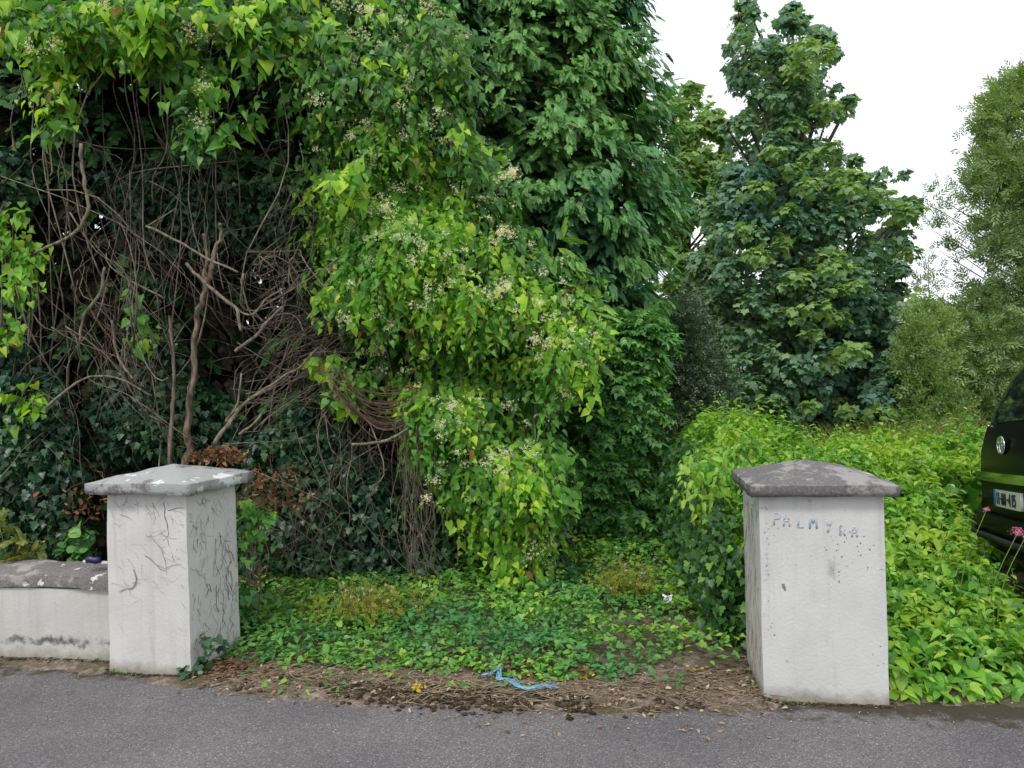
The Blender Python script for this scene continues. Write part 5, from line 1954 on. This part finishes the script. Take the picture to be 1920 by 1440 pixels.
# plants looking over the low wall
for lab, spots, mat, tm, sz in [('yellow-green fern tuft behind the low wall at the left edge', [(20, 1010), (45, 1020), (0, 990), (60, 1035), (30, 1040), (-15, 1020)], M['grass'], FRONDS[2], (.10, .17)),
                                ('round-leaved green weed behind the low wall beside the left gate pillar', [(145, 1015), (160, 1000), (135, 1035), (168, 1030), (150, 1045)], M['elder'], ROUND, (.05, .08))]:
    t = thing('wall_plant', lab, 'weed')
    S, Ss = Soup(), Soup()
    cc = np.array([at(u, v, 4.98) for u, v in spots])
    if tm is ROUND:
        clump_mass(S, None, 1, 1, 1, 1, (.04, .08), 14, tm, sz, centres=cc, droop=.3, upn=.8)
    else:
        idx = np.repeat(np.arange(len(cc)), 7)
        S.scatter(tm, cc[idx] + rnd(len(idx), .03), frames(rnd(len(idx), .7) + UP * .6 + np.array([0, -.3, 0]), rdirs(len(idx)) + UP), RNG.uniform(*sz, len(idx)))
    S.build('leaves', mat, t)
    for c_ in cc:
        Ss.tube(curve([(c_[0], c_[1] + .08, 0), (c_[0] + .02, c_[1] + .05, c_[2] * .6), c_], 6), .004, .002, 4)
    Ss.build('stems', M['gstem'], t)

# ------------------------------------------------------------------ dead debris along the road edge
S = Soup()
n = 1500
x = RNG.uniform(-1.75, 1.25, n)
d = RNG.normal(.10, .12, n)
k = (d > -.2) & (d < .5)
x, d = x[k], d[k]
y = d + edge_y(x)
for i in range(len(x)):
    z = max(gz(x[i], y[i]), .004) + RNG.uniform(.002, .018)
    L = RNG.uniform(.03, .16)
    a = RNG.normal(0, .55)
    p = np.array([x[i], y[i], z])
    q = p + np.array([math.cos(a) * L, math.sin(a) * L, RNG.normal(0, .006)])
    S.tube(wander(p, q, 4, .06), RNG.uniform(.0009, .0024), .0008, 3)
S.build('straw', leaf_mat('straw', [(0, (.16, .10, .06)), (.5, (.34, .25, .17)), (1, (.52, .43, .31))], .05, .8, .1), kind='stuff', label='dry straw and broken stalks along the road edge')
S = Soup()
n = 1700
x = RNG.uniform(-1.85, 1.3, n)
d = RNG.normal(.14, .18, n)
y = d + edge_y(x)
z = np.maximum(gz(x, y), .004) + RNG.uniform(.003, .014, n)
S.scatter(OVAL, np.stack([x, y, z], 1), frames(rnd(n) * np.array([1, 1, .15]), UP + rnd(n, .35)), RNG.uniform(.012, .034, n))
S.build('leaf_litter', M['litter'], kind='stuff', label='small dry leaves scattered along the road edge')
S = Soup()
pts = [(-1.62 + RNG.normal(0, .10), RNG.normal(.10, .06)) for _ in range(150)]
q = np.array([(a, b + edge_y(a)) for a, b in pts])
q = q[~((np.abs((q[:, 0] - cl[0]) * axl[0] + (q[:, 1] - cl[1]) * axl[1]) < WL / 2) & (np.abs((q[:, 0] - cl[0]) * ayl[0] + (q[:, 1] - cl[1]) * ayl[1]) < DL / 2))]
m = len(q)
S.scatter(OVAL, np.column_stack([q, np.maximum(gz(q[:, 0], q[:, 1]), .004) + RNG.uniform(.004, .03, m)]), frames(rnd(m) * np.array([1, 1, .3]), UP + rnd(m, .5)), RNG.uniform(.02, .045, m))
for (u, v, c) in [(960, 1262, 5), (1090, 1275, 7), (1095, 1282, 5), (640, 1210, 4), (1325, 1212, 5), (505, 1170, 4)]:
    g = ground(u, v, .05)
    S.scatter(OVAL, g + rnd(c, .018) * np.array([1, 1, .3]), frames(rnd(c), UP + rnd(c, .5)), RNG.uniform(.03, .05, c))
S.build('orange_leaves', M['deadleaf'], kind='stuff', label='orange fallen leaves drifted at the foot of the left pillar and across the entrance')
S = Soup()
for (u, v, c) in [(1100, 1278, 8), (912, 1250, 5), (1000, 1275, 5), (600, 1245, 3), (1300, 1262, 3), (785, 1300, 14)]:
    g = ground(u, v, .03)
    S.scatter(OVAL, g + rnd(c, .022) * np.array([1.3, 1, .3]), frames(rnd(c) * np.array([1, 1, .3]), UP + rnd(c, .5)), RNG.uniform(.02, .04, c))
S.build('yellow_leaves', M['yellowleaf'], kind='stuff', label='yellow fallen leaves at the edge of the ground ivy')

# moss and dirt clods along the broken road edge
S = Soup()
n = 900
ux = RNG.normal(.0, .6, n)
ux = np.clip(ux * .95 - .35, -1.5, 1.1)
dd = RNG.normal(-.03, .07, n)
keep = vnoise(np.stack([ux, dd, 0 * ux], 1), 6, 44) > .42
ux, dd = ux[keep], dd[keep]
yy = dd + edge_y(ux)
ICO = (np.array([(0, 0, .6), (.9, 0, .1), (.28, .86, .12), (-.73, .53, .1), (-.73, -.53, .14), (.28, -.86, .1), (0, 0, -.3)]), np.array([(0, 1, 2), (0, 2, 3), (0, 3, 4), (0, 4, 5), (0, 5, 1), (6, 2, 1), (6, 3, 2), (6, 4, 3), (6, 5, 4), (6, 1, 5)]))
m = len(ux)
an = RNG.uniform(0, 6.28, m)
S.scatter(ICO, np.column_stack([ux, yy, np.maximum(gz(ux, yy), .006)]), frames(np.stack([np.cos(an), np.sin(an), 0 * an], 1), np.tile(UP, (m, 1)) + rnd(m, .2)), RNG.uniform(.006, .026, m))
S.build('moss_clods', plain_mat('moss_clod', (.055, .042, .026), .95, .1, island=.6), kind='stuff', label='dark moss and dirt clods along the crumbling road edge')

# moss and grit, darkened as a painted contact shadow, and seedlings at the masonry foot
S, Sw = Soup(), Soup()
def foot(c, ax_, ay_, w_, d_, n):
    f = RNG.uniform(0, 1, n)
    side = RNG.integers(0, 3, n)
    lx_ = np.where(side == 0, (f - .5) * w_, np.where(side == 1, w_ / 2, -w_ / 2))
    ly_ = np.where(side == 0, -d_ / 2, (f - .5) * d_)
    o_ = np.abs(RNG.normal(0, .016, n)) + .002
    lx_ = lx_ + np.where(side == 1, o_, np.where(side == 2, -o_, 0))
    ly_ = ly_ - np.where(side == 0, o_, 0)
    X = c[0] + lx_ * ax_[0] + ly_ * ay_[0]
    Y = c[1] + lx_ * ax_[1] + ly_ * ay_[1]
    return np.column_stack([X, Y, np.maximum(gz(X, Y), .004)])
aw = np.array([math.cos(WRZ), math.sin(WRZ)])
bwc = np.array([bw.location.x, bw.location.y]) - aw * 1.0
for c_, a_, b_, w_, d_, n_ in [(cl, axl, ayl, WL * 1.03, DL * 1.03, 420), (crr, axr, ayr, WR * 1.02, DR * 1.02, 480), (bwc, aw, np.array([-aw[1], aw[0]]), 2.0, .02, 700)]:
    q = foot(c_, a_, b_, w_, d_, n_)
    an = RNG.uniform(0, 6.28, len(q))
    S.scatter(ICO, q, frames(np.stack([np.cos(an), np.sin(an), 0 * an], 1), np.tile(UP, (len(q), 1)) + rnd(len(q), .2)), RNG.uniform(.004, .014, len(q)))
    q = foot(c_, a_, b_, w_, d_, n_ // 5)
    q = q[vnoise(q, 5, 61) > .5]
    Sw.scatter(SMALL, q + np.array([0, 0, .004]), frames(rnd(len(q)) + UP * .6, UP + rnd(len(q), .6)), RNG.uniform(.012, .032, len(q)))
S.build('moss', plain_mat('moss_contact_shade', (.06, .055, .028), .95, .1, island=.6), kind='stuff', label='moss and grit darkened as a contact shadow along the foot of the pillars and wall')
Sw.build('seedlings', M['givy'], kind='stuff', label='tiny seedlings at the foot of the pillars and wall')

# loose stones
S = Soup()
n = 900
x = RNG.uniform(-2.5, 2.6, n)
d = RNG.uniform(-.9, .35, n) ** 1
y = d + edge_y(x)
m = len(x)
S.scatter(ICO, np.column_stack([x, y, np.maximum(gz(x, y), .009)]), frames(rdirs(m), np.tile(UP, (m, 1))), RNG.uniform(.0015, .006, m))
S.build('gravel', plain_mat('grit', (.30, .28, .27), .9, .2, island=.5), kind='stuff', label='loose grit on the asphalt')

# ------------------------------------------------------------------ litter
blue = plain_mat('blue_twine', (.20, .40, .56), .5, .4, island=.35)
line = [(908, 1278), (925, 1270), (938, 1262), (935, 1280), (950, 1285), (968, 1296), (985, 1302), (1005, 1300), (1020, 1296), (1045, 1300)]
S = Soup()
W = np.array([ground(u, v, .032) for u, v in line])
for k in range(15):
    i0 = RNG.integers(0, 4)
    i1 = RNG.integers(7, 11)
    q = W[i0:i1] + rnd(len(W[i0:i1]), .008) * np.array([1, 1, .3])
    S.tube(curve(q, 26), .0028, .0022, 4)
for k in range(26):
    p = W[RNG.integers(0, len(W))] + rnd(1, .01)[0] * np.array([1, 1, .2])
    S.tube(wander(p, p + RNG.normal(0, .035, 3) * np.array([1.3, 1, .25]) + np.array([0, 0, .006]), 6, .15), .0018, .001, 3)
o = S.build('frayed_twine', blue)
props(o, None, 'frayed length of light blue twine lying on the dry debris in the entrance', 'twine')
# dark blue cap with a pale patch on the coping, against the pillar
g = at(172, 1052, 4.56)
t = thing('crushed_can', 'small dark blue crushed can on the wall coping against the left pillar', 'can')
S = Soup()
S.tube(curve([g + np.array([-.035, 0, .0]), g + np.array([-.01, 0, .012]), g + np.array([.02, .0, .004]), g + np.array([.05, .01, .006])], 8), [.012, .020, .022, .024, .021, .023, .022, .019], None, 9)
S.build('can_body', plain_mat('dark_blue_metal', (.012, .014, .07), .35, .5), t)
S = Soup()
S.tube([g + np.array([-.046, -.004, -.002]), g + np.array([-.030, -.004, .000])], [.010, .0135], None, 9)
S.build('can_end', plain_mat('pale_metal', (.6, .62, .66), .4, .5), t)
for lab, (u, v), s in [('scrap of crumpled white paper in the ground ivy deeper in the entrance', (1250, 1140), .030), ('small crumpled white paper scrap in the brambles at lower right', (1832, 1243), .028), ('tiny white scrap against the left side of the lettered pillar', (1398, 1214), .014)]:
    g = ground(u, v, .02)
    if u > 1700:
        g = at(u, v, 3.95)
    if u == 1250:
        g = g + np.array([0, -.05, .06])
    S = Soup()
    gx_, gy_ = np.meshgrid(np.linspace(-1, 1, 6), np.linspace(-1, 1, 6))
    V = np.stack([gx_, gy_ * .7, 0 * gx_], -1).reshape(-1, 3) * s
    V = V + RNG.normal(0, s * .28, V.shape) + np.array([0, 0, 1]) * (V[:, 1:2] * .8)
    i = (np.arange(5)[:, None] * 6 + np.arange(5)[None]).ravel()
    S.add(V + g, np.concatenate([np.stack([i, i + 1, i + 7], 1), np.stack([i, i + 7, i + 6], 1)]))
    o = S.build('paper_scrap', plain_mat('white_paper', (.66, .64, .68), .8, .2))
    props(o, None, lab, 'litter')
